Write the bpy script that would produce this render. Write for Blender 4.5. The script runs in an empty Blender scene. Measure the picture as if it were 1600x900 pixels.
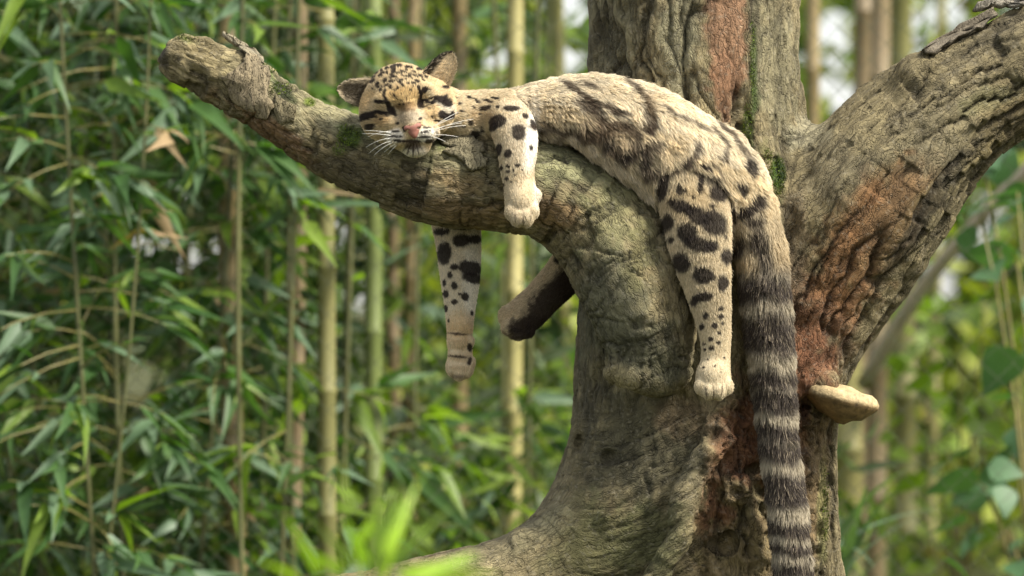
import bpy, math, random, time
import numpy as np
from mathutils import Vector, Matrix
from mathutils.bvhtree import BVHTree
from mathutils.kdtree import KDTree
T0 = time.time()
R = random.Random(7)
NR = np.random.default_rng(11)
SC = bpy.context.scene
COL = SC.collection

# ---------------------------------------------------------------- camera, sky, sun, exposure
CAM_D, CAM_Z = 8.0, 2.0
cd = bpy.data.cameras.new('camera'); cam = bpy.data.objects.new('camera', cd); COL.objects.link(cam)
cam.location = (0, -CAM_D, CAM_Z); cam.rotation_euler = (math.radians(90), 0, 0)
cd.sensor_width = 36; cd.lens = 36 / 1.6 * CAM_D
cd.clip_start = 0.1; cd.clip_end = 500
cd.dof.use_dof = True; cd.dof.focus_distance = CAM_D - 0.06; cd.dof.aperture_fstop = 3.9
SC.camera = cam
SUN_DIR = Vector((0.58, -0.32, 0.75)).normalized()          # towards the sun
w = bpy.data.worlds.new('World'); SC.world = w; w.use_nodes = True
nt = w.node_tree; bg = nt.nodes['Background']
sky = nt.nodes.new('ShaderNodeTexSky'); sky.sky_type = 'NISHITA'; sky.sun_disc = False
sky.sun_elevation = math.asin(SUN_DIR.z); sky.sun_rotation = math.atan2(SUN_DIR.x, SUN_DIR.y)
sky.air_density = 0.8; sky.dust_density = 2.5; sky.ozone_density = 1.0
mixs = nt.nodes.new('ShaderNodeMix'); mixs.data_type = 'RGBA'; mixs.inputs[0].default_value = 0.5; mixs.inputs[7].default_value = (8.5, 8.4, 7.9, 1)   # thin white cloud over the whole sky
nt.links.new(sky.outputs[0], mixs.inputs[6]); nt.links.new(mixs.outputs[2], bg.inputs[0]); bg.inputs[1].default_value = 0.10
sl = bpy.data.lights.new('sun', 'SUN'); sl.energy = 4.4; sl.angle = math.radians(12.0); sl.color = (1.0, 0.94, 0.81)
so = bpy.data.objects.new('sun', sl); COL.objects.link(so)
so.rotation_euler = SUN_DIR.to_track_quat('Z', 'Y').to_euler()
SC.view_settings.view_transform = 'Standard'; SC.view_settings.look = 'None'
SC.view_settings.exposure = 0.98; SC.view_settings.gamma = 1.0; SC.view_settings.use_curve_mapping = False
SC.cycles.use_denoising = True
SC.cycles.max_bounces = 8; SC.cycles.diffuse_bounces = 4; SC.cycles.transmission_bounces = 6
SC.cycles.transparent_max_bounces = 8

# ---------------------------------------------------------------- helpers
def W(px, py, Y=0.0):
    """the point that the photo shows at (px, py), at depth Y metres behind the branch"""
    s = (CAM_D + Y) / CAM_D / 1000.0
    return np.array([(px - 800) * s, Y, CAM_Z + (450 - py) * s])
def to_px(p):
    s = CAM_D * 1000.0 / (CAM_D + p[..., 1])
    return p[..., 0] * s + 800, 450 - (p[..., 2] - CAM_Z) * s
def tag(o, label=None, cat=None, group=None, kind=None):
    if label: o['label'] = label
    if cat: o['category'] = cat
    if group: o['group'] = group
    if kind: o['kind'] = kind
    return o
def empty(name, loc, **kw):
    o = bpy.data.objects.new(name, None); o.empty_display_size = 0.05; o.location = tuple(loc); COL.objects.link(o)
    return tag(o, **kw)
def link(name, me, parent=None, mats=None):
    o = bpy.data.objects.new(name, me); COL.objects.link(o)
    if mats is not None:
        for m in (mats if isinstance(mats, (list, tuple)) else [mats]): me.materials.append(m)
    if parent is not None:
        o.parent = parent
        o.matrix_parent_inverse = Matrix.Translation(-Vector(parent.location))
    return o
def mesh_from(name, V, F, smooth=True, col=None, vec=None):
    V = np.asarray(V, np.float32); me = bpy.data.meshes.new(name)
    if isinstance(F, np.ndarray):
        n, k = F.shape
        me.vertices.add(len(V)); me.vertices.foreach_set('co', V.ravel())
        me.loops.add(n * k); me.loops.foreach_set('vertex_index', F.astype(np.int32).ravel())
        me.polygons.add(n); me.polygons.foreach_set('loop_start', np.arange(0, n * k, k, dtype=np.int32))
        me.update(calc_edges=True)
    else:
        me.from_pydata([tuple(map(float, v)) for v in V], [], F); me.update()
    if smooth: me.polygons.foreach_set('use_smooth', np.ones(len(me.polygons), bool))
    if col is not None: set_col(me, col)
    if vec is not None:
        a = me.attributes.new('quv', 'FLOAT_VECTOR', 'POINT'); a.data.foreach_set('vector', np.asarray(vec, np.float32).ravel())
    return me
def set_col(me, col):
    c = np.ones((len(col), 4), np.float32); c[:, :3] = col
    a = me.color_attributes.new('Col', 'FLOAT_COLOR', 'POINT'); a.data.foreach_set('color', c.ravel())
def normals_of(me):
    n = np.empty(len(me.vertices) * 3, np.float32); me.vertex_normals.foreach_get('vector', n); return n.reshape(-1, 3)
def coords_of(me):
    n = np.empty(len(me.vertices) * 3, np.float32); me.vertices.foreach_get('co', n); return n.reshape(-1, 3)

# numpy noise
def _h(i, j, k, seed):
    n = i.astype(np.uint32) * np.uint32(374761393) + j.astype(np.uint32) * np.uint32(668265263) + k.astype(np.uint32) * np.uint32(2147483647) + np.uint32(seed * 144665 & 0xffffffff)
    n = (n ^ (n >> np.uint32(13))) * np.uint32(1274126177)
    n = (n ^ (n >> np.uint32(15))) * np.uint32(2246822519)
    return ((n ^ (n >> np.uint32(16))) & np.uint32(0xffffff)).astype(np.float32) / np.float32(16777215.0)
def vnoise(p, seed=0):
    p = np.asarray(p, np.float32); i = np.floor(p).astype(np.int32); f = (p - i).astype(np.float32); f = f * f * (3 - 2 * f)
    r = 0
    for dx in (0, 1):
        wx = f[:, 0] if dx else 1 - f[:, 0]
        for dy in (0, 1):
            wy = f[:, 1] if dy else 1 - f[:, 1]
            for dz in (0, 1):
                wz = f[:, 2] if dz else 1 - f[:, 2]
                r = r + wx * wy * wz * _h(i[:, 0] + dx, i[:, 1] + dy, i[:, 2] + dz, seed)
    return r * 2 - 1
def fbm(p, seed=0, o=3):
    r = 0; a = 1.0; s = 0
    for q in range(o):
        r = r + a * vnoise(p * 2.03 ** q + 3.7 * q, seed + q); s += a; a *= 0.5
    return r / s
def worley(p, seed=0):
    p = np.asarray(p, np.float32); i = np.floor(p).astype(np.int32); f = p - i
    F1 = np.full(len(p), 9., np.float32); F2 = F1.copy(); ID = np.zeros(len(p), np.float32)
    for dx in (-1, 0, 1):
        for dy in (-1, 0, 1):
            for dz in (-1, 0, 1):
                a, b, c = i[:, 0] + dx, i[:, 1] + dy, i[:, 2] + dz
                d = (dx + _h(a, b, c, seed) - f[:, 0]) ** 2 + (dy + _h(a, b, c, seed + 1) - f[:, 1]) ** 2 + (dz + _h(a, b, c, seed + 2) - f[:, 2]) ** 2
                nearer = d < F1
                F2 = np.where(nearer, F1, np.minimum(F2, d)); ID = np.where(nearer, _h(a, b, c, seed + 3), ID); F1 = np.where(nearer, d, F1)
    return np.sqrt(F1), np.sqrt(F2), ID
def sstep(a, b, x):
    t = np.clip((x - a) / (b - a), 0, 1); return t * t * (3 - 2 * t)

# limbs as chains of round cones
def smooth_chain(pts, sub=5):
    """pts: rows (px, py, Y, r px, extra...) -> (world points, radius m, extras), Catmull-Rom resampled"""
    P = np.array([list(W(p[0], p[1], p[2])) + [p[3] / 1000.0] + list(p[4:]) for p in pts], float)
    Q = np.vstack([2 * P[0] - P[1], P, 2 * P[-1] - P[-2]]); out = []
    for i in range(len(P) - 1):
        a, b, c, d = Q[i:i + 4]
        for t in np.linspace(0, 1, sub, endpoint=False):
            out.append(0.5 * ((2 * b) + (c - a) * t + (2 * a - 5 * b + 4 * c - d) * t * t + (3 * b - 3 * c + d - a) * t ** 3))
    out.append(P[-1]); return np.array(out)
class Field:
    def __init__(s, lo, hi, h):
        s.lo = np.array(lo, float); s.h = h; s.n = np.ceil((np.array(hi) - s.lo) / h).astype(int) + 1
        s.D = np.full(s.n, 0.3, np.float32)
    def box(s, lo, hi):
        a = np.maximum(0, np.floor((np.array(lo) - s.lo) / s.h).astype(int)); b = np.minimum(s.n, np.ceil((np.array(hi) - s.lo) / s.h).astype(int) + 1)
        return a, np.maximum(a, b)
    def grid(s, a, b):
        return [(s.lo[i] + s.h * np.arange(a[i], b[i])).astype(np.float32).reshape([-1 if j == i else 1 for j in range(3)]) for i in range(3)]
    def merge(s, a, b, L, k):
        if (b <= a).any(): return
        sl = tuple(slice(a[i], b[i]) for i in range(3)); D = s.D[sl]
        if k < 0:                                                # carve
            k = -k; L = -L; h = np.clip(0.5 - 0.5 * (L - D) / k, 0, 1); s.D[sl] = D * h + L * (1 - h) + k * h * (1 - h) * 1.0; return
        h = np.clip(0.5 + 0.5 * (D - L) / k, 0, 1); s.D[sl] = D * (1 - h) + L * h - k * h * (1 - h)
    def chain(s, C, k=0.02, sy=1.0, grow=0.0):
        r = C[:, 3] + grow; m = abs(k) + 0.02; e = (r.max() * max(1, sy) + m)
        a, b = s.box(C[:, :3].min(0) - e, C[:, :3].max(0) + e)
        if (b <= a).any(): return
        L = np.full(b - a, 0.3, np.float32)
        for i in range(len(C) - 1):
            p, q = C[i, :3], C[i + 1, :3]; e = max(r[i], r[i + 1]) * max(1, sy) + m
            c, d = s.box(np.minimum(p, q) - e, np.maximum(p, q) + e)
            if (d <= c).any(): continue
            X, Y, Z = s.grid(c, d); v = (q - p) * [1, 1 / sy, 1]; vv = float(v @ v) + 1e-12
            x, y, z = X - p[0], (Y - p[1]) / sy, Z - p[2]
            t = np.clip((x * v[0] + y * v[1] + z * v[2]) / vv, 0, 1)
            dd = np.sqrt((x - t * v[0]) ** 2 + (y - t * v[1]) ** 2 + (z - t * v[2]) ** 2) - (r[i] + (r[i + 1] - r[i]) * t)
            sl = tuple(slice(c[j] - a[j], d[j] - a[j]) for j in range(3)); L[sl] = np.minimum(L[sl], dd)
        s.merge(a, b, L, k)
    def ellipsoid(s, c, rad, M=None, k=0.01):
        rad = np.array(rad, float); M = np.eye(3) if M is None else M; e = rad.max() + abs(k) + 0.015
        a, b = s.box(c - e, c + e)
        if (b <= a).any(): return
        X, Y, Z = s.grid(a, b); x, y, z = X - c[0], Y - c[1], Z - c[2]
        u = [(x * M[i][0] + y * M[i][1] + z * M[i][2]) for i in range(3)]
        k0 = np.sqrt(sum((u[i] / rad[i]) ** 2 for i in range(3))); k1 = np.sqrt(sum((u[i] / rad[i] ** 2) ** 2 for i in range(3))) + 1e-6
        s.merge(a, b, (k0 * (k0 - 1) / k1).astype(np.float32), k)
    def mesh(s):
        D = s.D; S = D < 0; nx, ny, nz = D.shape; c = np.zeros((nx - 1, ny - 1, nz - 1), np.int8)
        O = [(i, j, k) for i in (0, 1) for j in (0, 1) for k in (0, 1)]
        for i, j, k in O: c += S[i:nx - 1 + i, j:ny - 1 + j, k:nz - 1 + k]
        act = (c > 0) & (c < 8); I = np.argwhere(act); idx = np.full(act.shape, -1, np.int32); idx[act] = np.arange(len(I))
        acc = np.zeros((len(I), 3), np.float32); cnt = np.zeros(len(I), np.float32)
        for p in O:
            for ax in range(3):
                if p[ax]: continue
                q = list(p); q[ax] = 1
                da = D[I[:, 0] + p[0], I[:, 1] + p[1], I[:, 2] + p[2]]; db = D[I[:, 0] + q[0], I[:, 1] + q[1], I[:, 2] + q[2]]
                m = (da < 0) != (db < 0); t = np.where(m, da / np.where(m, da - db, 1), 0)
                pos = np.tile(np.array(p, np.float32), (len(I), 1)); pos[:, ax] += t
                acc += pos * m[:, None]; cnt += m
        V = s.lo + s.h * (I + acc / cnt[:, None]); Q = []
        for ax in range(3):
            o1, o2 = [(1, 2), (2, 0), (0, 1)][ax]
            A = [slice(None)] * 3; A[ax] = slice(0, -1); B = [slice(None)] * 3; B[ax] = slice(1, None)
            sa, sb = S[tuple(A)], S[tuple(B)]; E = np.argwhere(sa != sb)
            E = E[(E[:, o1] > 0) & (E[:, o2] > 0) & (E[:, o1] < D.shape[o1] - 1) & (E[:, o2] < D.shape[o2] - 1)]
            ins = sa[E[:, 0], E[:, 1], E[:, 2]]; qs = []
            for (u, v) in ((1, 1), (0, 1), (0, 0), (1, 0)):
                e = E.copy(); e[:, o1] -= u; e[:, o2] -= v; qs.append(idx[e[:, 0], e[:, 1], e[:, 2]])
            q = np.stack(qs, 1); q[~ins] = q[~ins][:, ::-1]; Q.append(q)
        return V, np.vstack(Q)
def bone_coords(V, C, sy=1.0):
    """nearest point of a chain: distance to its skin, arc length, frame coordinates, axis, extras"""
    n = len(V); best = np.full(n, 9., np.float32); t_ = np.zeros(n, np.float32); uvw = np.zeros((n, 3), np.float32)
    axis = np.zeros((n, 3), np.float32); ex = np.zeros((n, C.shape[1]), np.float32); arc = 0.0
    V32 = V.astype(np.float32); X_, Y_, Z_ = [np.ascontiguousarray(V32[:, i]) for i in range(3)]
    for i in range(len(C) - 1):
        p, q = C[i, :3], C[i + 1, :3]; v = q - p; L = np.linalg.norm(v); a = (v / L).astype(np.float32)
        e = max(C[i, 3], C[i + 1, 3]) * max(1, sy) + .055; lo_, hi_ = np.minimum(p, q) - e, np.maximum(p, q) + e
        I = np.flatnonzero((X_ > lo_[0]) & (X_ < hi_[0]) & (Z_ > lo_[2]) & (Z_ < hi_[2]))
        if len(I):
            I = I[(Y_[I] > lo_[1]) & (Y_[I] < hi_[1])]
        if len(I):
            w0 = V32[I] - p.astype(np.float32); ta = w0 @ a; t = np.clip(ta / L, 0, 1); o = w0 - (t * L)[:, None] * a
            d = np.sqrt(o[:, 0] ** 2 + (o[:, 1] / sy) ** 2 + o[:, 2] ** 2) - (C[i, 3] + (C[i + 1, 3] - C[i, 3]) * t)
            m = d < best[I]; J = I[m]; t = t[m]; o = o[m]
            n1 = np.cross(a, [0, 1, 0]); n1 /= np.linalg.norm(n1) + 1e-9; n2 = np.cross(n1, a)
            best[J] = d[m]; t_[J] = arc + t * L; uvw[J] = np.stack([arc + t * L + (t <= 0) * np.minimum(0, ta[m]), o @ n1, o @ n2], 1)
            axis[J] = a; ex[J] = C[i] + (C[i + 1] - C[i]) * t[:, None]
        arc += L
    return best, t_, uvw, axis, ex

# marks of colour that belong to a surface, each fixed to the 3-D point under it
def paint(P, N, col, marks, bvh, edge=0.25, seed=5, nfreq=260., ygate=0.015):
    nz = vnoise(P * nfreq, seed) * 0.6 + vnoise(P * nfreq * 2.7, seed + 1) * 0.4
    for (px, py, rx, ry, ang, c, strength, soft) in marks:
        org = Vector((0, -CAM_D, CAM_Z)); d = Vector(W(px, py, 0)) - org
        hit = bvh.ray_cast(org, d.normalized())[0]
        if hit is None: continue
        h = np.array(hit); s = (CAM_D + h[1]) / CAM_D / 1000.0; rx_, ry_ = rx * s, ry * s; rm = max(rx_, ry_) * 1.5
        m = (np.abs(P[:, 0] - h[0]) < rm) & (np.abs(P[:, 2] - h[2]) < rm) & (np.abs(P[:, 1] - h[1]) < rm * 2 + ygate) & (N[:, 1] < 0.35)
        if not m.any(): continue
        dx, dz = P[m, 0] - h[0], -(P[m, 2] - h[2]); ca, sa = math.cos(math.radians(ang)), math.sin(math.radians(ang))
        q = np.sqrt(((dx * ca + dz * sa) / rx_) ** 2 + ((-dx * sa + dz * ca) / ry_) ** 2) + nz[m] * edge
        f = (strength * (1 - sstep(1 - soft, 1 + soft, q)))[:, None]
        col[m] = col[m] * (1 - f) + np.array(c) * f
    return col

# ---------------------------------------------------------------- materials
def new_mat(name):
    m = bpy.data.materials.new(name); m.use_nodes = True; nt = m.node_tree
    return m, nt, nt.nodes['Principled BSDF'], nt.nodes['Material Output']
def N_(nt, kind, **kw):
    n = nt.nodes.new('ShaderNode' + kind)
    for k, v in kw.items():
        if k.startswith('i_'): n.inputs[int(k[2:])].default_value = v
        elif k.startswith('s_'): n.inputs[k[2:].replace('_', ' ')].default_value = v
        else: setattr(n, k, v)
    return n
def plain_mat(name, c, rough=0.7, bump=0.0, scale=60., var=0.15, spec=0.3):
    m, nt, b, out = new_mat(name)
    tc = N_(nt, 'TexCoord'); no = N_(nt, 'TexNoise', s_Scale=scale, s_Detail=5.0); nt.links.new(tc.outputs['Object'], no.inputs['Vector'])
    mx = N_(nt, 'Mix', data_type='RGBA'); mx.inputs[6].default_value = (*[x * (1 - var * 2) for x in c], 1); mx.inputs[7].default_value = (*[min(1, x * (1 + var * 2)) for x in c], 1)
    nt.links.new(no.outputs[0], mx.inputs[0]); nt.links.new(mx.outputs[2], b.inputs['Base Color'])
    b.inputs['Roughness'].default_value = rough; b.inputs['Specular IOR Level'].default_value = spec
    if bump:
        bp = N_(nt, 'Bump', s_Strength=1.0, s_Distance=bump); nt.links.new(no.outputs[0], bp.inputs['Height']); nt.links.new(bp.outputs[0], b.inputs['Normal'])
    return m

# ================================================================ THE TREE
tree = empty('dead_tree', W(1097, 1250, 0.2), label='grey brown gnarled dead tree with two thick forking limbs and a reddish trunk', cat='tree')
# rows: px, py, depth, radius px
LIMBS = {
 'trunk': [(1100, 1300, .2, 235), (1098, 1100, .2, 215), (1097, 900, .19, 202), (1096, 750, .18, 203), (1096, 600, .18, 200), (1100, 450, .17, 196), (1100, 330, .17, 190), (1092, 200, .17, 172), (1086, 60, .17, 172), (1084, -100, .17, 170), (1080, -320, .17, 165)],
 'right': [(1170, 660, .16, 100), (1215, 560, .14, 118), (1282, 430, .12, 130), (1358, 310, .10, 135), (1420, 232, .09, 122), (1490, 172, .08, 103), (1560, 130, .08, 94), (1640, 90, .08, 90), (1800, 30, .1, 84), (1900, 0, .12, 78)],
 'left': [(1030, 572, -.045, 50), (1012, 500, -.048, 80), (985, 420, -.03, 95), (935, 345, 0, 92), (860, 297, 0, 83), (770, 284, 0, 80), (690, 276, 0, 79), (610, 258, 0, 66), (540, 233, 0, 58), (460, 189, 0, 50), (390, 141, 0, 50), (330, 112, 0, 47), (287, 92, 0, 38)],
 'root': [(1010, 760, .15, 120), (930, 840, .1, 98), (860, 885, .07, 82), (780, 915, .05, 76), (700, 925, .04, 66), (620, 935, .03, 56), (540, 943, .02, 48), (440, 946, .02, 44), (300, 950, .02, 46), (120, 985, .02, 40)],
 'ridge': [(1140, 630, -.01, 16), (1122, 685, -.03, 21), (1088, 735, -.042, 23), (1068, 790, -.048, 25), (1062, 840, -.048, 22), (1035, 885, -.045, 22), (1010, 930, -.035, 24)],
 'edge': [(1300, 560, .1, 22), (1292, 640, .1, 24), (1290, 740, .11, 22), (1292, 830, .12, 24), (1294, 960, .12, 28)],
}
CH = {k: smooth_chain(v, 4) for k, v in LIMBS.items()}
F = Field((-.66, -.22, .78), (1.12, .48, 2.76), 0.006)
for k, kk in (('trunk', .03), ('right', .05), ('root', .09), ('left', .012), ('ridge', .008), ('edge', .02)):
    F.chain(CH[k], kk)
# buttress roots out of view, knots, the stub of the limb, holes
for a in ((1400, 1300, .1), (1150, 1320, -.25), (1200, 1300, .6)):
    F.chain(smooth_chain([(1098, 1020, .18, 120), ((1098 + a[0]) / 2, 1180, (a[2] + .18) / 2, 90), (a[0], a[1], a[2], 50)]), .08)
for (px, py, Y, r, sy) in ((968, 578, -.065, 26, 1), (1030, 592, -.075, 25, 1), (945, 530, -.01, 17, 1), (1000, 588, -.08, 27, 1), (1060, 580, -.06, 22, 1), (1155, 765, -.035, 24, 1), (1130, 350, .02, 50, 1),
                           (1440, 125, .03, 46, 1), (945, 805, .0, 9, 1), (1285, 600, .03, 25, 1), (318, 75, .0, 22, 1), (285, 68, -.01, 16, 1), (275, 108, .0, 22, 1),
                           (820, 845, .02, 26, 1), (1262, 340, .03, 40, 1), (1262, 470, .03, 38, 1)):
    F.ellipsoid(W(px, py, Y), np.array([r, r, r]) / 1000., k=.016)
for (px, py, Y, rx, ry) in ((905, 690, .085, 9, 14), (951, 713, .02, 12, 9), (922, 600, .06, 12, 8), (1152, 772, -.065, 11, 7), (1180, 735, -.02, 15, 10), (1138, 850, -.02, 13, 15), (1260, 690, .05, 10, 16), (1258, 640, .06, 8, 8), (1188, 765, -.01, 14, 10), (1120, 848, -.03, 8, 10), (1262, 790, .02, 12, 26)):
    F.ellipsoid(W(px, py, Y), np.array([rx, 30, ry]) / 1000., k=-.008)
F.chain(smooth_chain([(248, 78, -.03, 5), (262, 92, -.04, 6), (275, 100, -.046, 5), (292, 112, -.05, 3)]), -.006)
F.chain(smooth_chain([(1168, -200, .0, 16), (1167, 60, -.005, 16), (1164, 150, .0, 15), (1158, 250, 0.02, 12)]), -.012)     # the deep seam of the upper trunk
F.chain(smooth_chain([(905, 470, .02, 8), (930, 560, .0, 12), (965, 612, -.02, 14), (1030, 632, -.035, 15), (1085, 616, -.035, 12)]), -.012)    # under the stub
V, Q = F.mesh(); del F
me = mesh_from('tmp', V, Q); tmp = link('tmp', me)
md = tmp.modifiers.new('s', 'SUBSURF'); md.levels = 1; md.subdivision_type = 'CATMULL_CLARK'
bm_ = bpy.data.meshes.new_from_object(tmp.evaluated_get(bpy.context.evaluated_depsgraph_get()))
bpy.data.objects.remove(tmp); bm_.name = 'trunk'
V = coords_of(bm_); N = normals_of(bm_); n = len(V)
w_ = {}; UV = {}
for k in CH:
    d, t, uvw, ax, ex = bone_coords(V, CH[k]); w_[k] = np.exp(-np.maximum(d, 0) / 0.012) + 1e-6; UV[k] = uvw
tot = sum(w_.values()); disp = np.zeros(n, np.float32); fissure_dark = np.zeros(n, np.float32); quv = np.zeros((n, 3), np.float32)
best = np.full(n, -1.0)
for k in CH:
    ww = w_[k] / tot; m = ww > best; quv[m] = UV[k][m] + {'trunk': 0, 'right': 7, 'left': 13, 'root': 19, 'ridge': 23, 'edge': 29}[k]; best[m] = ww[m]
    m = ww > 0.02; q = UV[k][m]; S = np.array
    lump = fbm(q * 14, 31, 3) * .007
    wob = q + np.stack([fbm(q * 16, 3, 2), fbm(q * 16 + 9, 5, 2), fbm(q * 16 + 5, 8, 2)], 1) * .02
    if k in ('trunk', 'right', 'edge'):
        ri = vnoise(wob * S([9, 34, 34]), 41); r2 = vnoise(wob * S([26, 95, 95]), 43)
        fis = (1 - sstep(0, .22, np.abs(ri))) * .8 + (1 - sstep(0, .3, np.abs(r2))) * .45
        w2 = wob + np.stack([fbm(q * 45, 203, 2), fbm(q * 45 + 9, 205, 2), fbm(q * 45 + 5, 208, 2)], 1) * .006
        rg = (1 - np.abs(vnoise(w2 * S([3.5, 24, 24]), 141))) ** 12 * 1.3 + (1 - np.abs(vnoise(w2 * S([8, 48, 48]), 142))) ** 9 * .7 + (1 - np.abs(vnoise(w2 * S([18, 100, 100]), 143))) ** 6 * .22 + (1 - np.abs(vnoise(w2 * S([26, 20, 20]), 144))) ** 16 * .12
        rg = rg * (.45 + .8 * sstep(-.45, .4, fbm(q * 9, 149, 2)))
        f1, f2, idc = worley(wob * S([9, 30, 30]), 47); cr = (1 - sstep(.02, .13, f2 - f1)) * sstep(-.05, .35, fbm(q * 8, 48, 2))
        d_ = lump * .8 + fbm(q * S([5, 26, 26]), 161, 2) * .009 - np.minimum(rg, 1.7) * .0080 + vnoise(wob * S([60, 160, 160]), 44) * .0012; di = np.minimum(rg, 1.3) * 1.0
        if k == 'right':
            d_ += vnoise(wob * S([7, 30, 30]), 61) * .006
    elif k == 'left':
        w2 = wob + np.stack([fbm(q * 45, 213, 2), fbm(q * 45 + 9, 215, 2), fbm(q * 45 + 5, 218, 2)], 1) * .005
        rg = (1 - np.abs(vnoise(w2 * S([26, 7, 7]), 151))) ** 14 * .9 + (1 - np.abs(vnoise(w2 * S([75, 24, 24]), 152))) ** 7 * .5 + (1 - np.abs(vnoise(w2 * S([22, 60, 60]), 153))) ** 8 * .5
        ri = vnoise(wob * S([95, 22, 22]), 51); r2 = vnoise(wob * S([30, 75, 75]), 53)
        f1, f2, idc = worley(wob * S([15, 11, 11]), 57); cr = (1 - sstep(.01, .07, f2 - f1)) * sstep(-.25, .25, fbm(q * 9, 58, 2))
        fis = (1 - sstep(0, .35, np.abs(ri))) * .55 + (1 - sstep(0, .25, np.abs(r2))) * .4
        d_ = lump * .8 - np.minimum(rg, 1.4) * .0055 - cr * .0030 + (idc - .5) * .0035 + vnoise(wob * S([140, 60, 60]), 54) * .0009; di = np.minimum(rg, 1.3) * .9 + cr * .6
    elif k == 'ridge':
        d_ = lump * .5 + vnoise(wob * S([95, 20, 20]), 71) * .006 + fbm(wob * 90, 72, 2) * .002; di = (1 - sstep(-.6, .2, vnoise(wob * S([120, 30, 30]), 71))) * .5
    else:
        ri = vnoise(wob * S([75, 18, 18]), 63); f1, f2, idc = worley(wob * S([12, 12, 12]), 67); cr = (1 - sstep(.01, .06, f2 - f1)) * sstep(-.1, .3, fbm(q * 8, 68, 2))
        d_ = lump - (1 - sstep(0, .3, np.abs(ri))) * .0016 - cr * .002 + (idc - .5) * .002; di = (1 - sstep(0, .3, np.abs(ri))) * .3 + cr
    disp[m] += ww[m] * d_; fissure_dark[m] += ww[m] * di
# the lower trunk's smooth grain flows sideways; its red heart is pitted
px_, py_ = to_px(V)
low = sstep(600, 680, py_) * (1 - sstep(1080, 1130, px_)) * sstep(880, 920, px_)
grain = vnoise(np.stack([V[:, 0] * 9 + 4, V[:, 1] * 9, (V[:, 2] + .05 * np.sin(V[:, 0] * 14)) * 95], 1), 77)
g2 = vnoise(np.stack([V[:, 0] * 4 + 4, V[:, 1] * 5, (V[:, 2] + .06 * np.sin(V[:, 0] * 11)) * 40], 1), 78); gl = (1 - np.abs(grain)) ** 5 * .6 + (1 - np.abs(g2)) ** 10 * .8
disp = disp * (1 - low * .6) - low * gl * .0038; fissure_dark = fissure_dark * (1 - low * .6) + low * gl * .7
pit = sstep(560, 640, py_) * sstep(1080, 1110, px_) * (1 - sstep(1275, 1300, px_))
f1, f2, idc = worley(V * 38 + 4, 81); g1, g2, _ = worley(V * 100, 83)
disp += pit * ((f1 - .5) * .02 + (1 - sstep(.1, .42, g1)) * -.006 + fbm(V * 28, 85, 2) * .008); fissure_dark += pit * (1 - sstep(.15, .45, g1)) * .6
tipm = 1 - sstep(330, 420, px_)
disp += tipm * (px_ < 500) * (vnoise(V * 45, 88) * .005 - (1 - np.abs(vnoise(UV['left'] * np.array([18, 70, 70]), 89))) ** 5 * .006)
V = V + N * disp[:, None]
bm_.vertices.foreach_set('co', V.astype(np.float32).ravel()); bm_.update(); N = normals_of(bm_)
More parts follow.
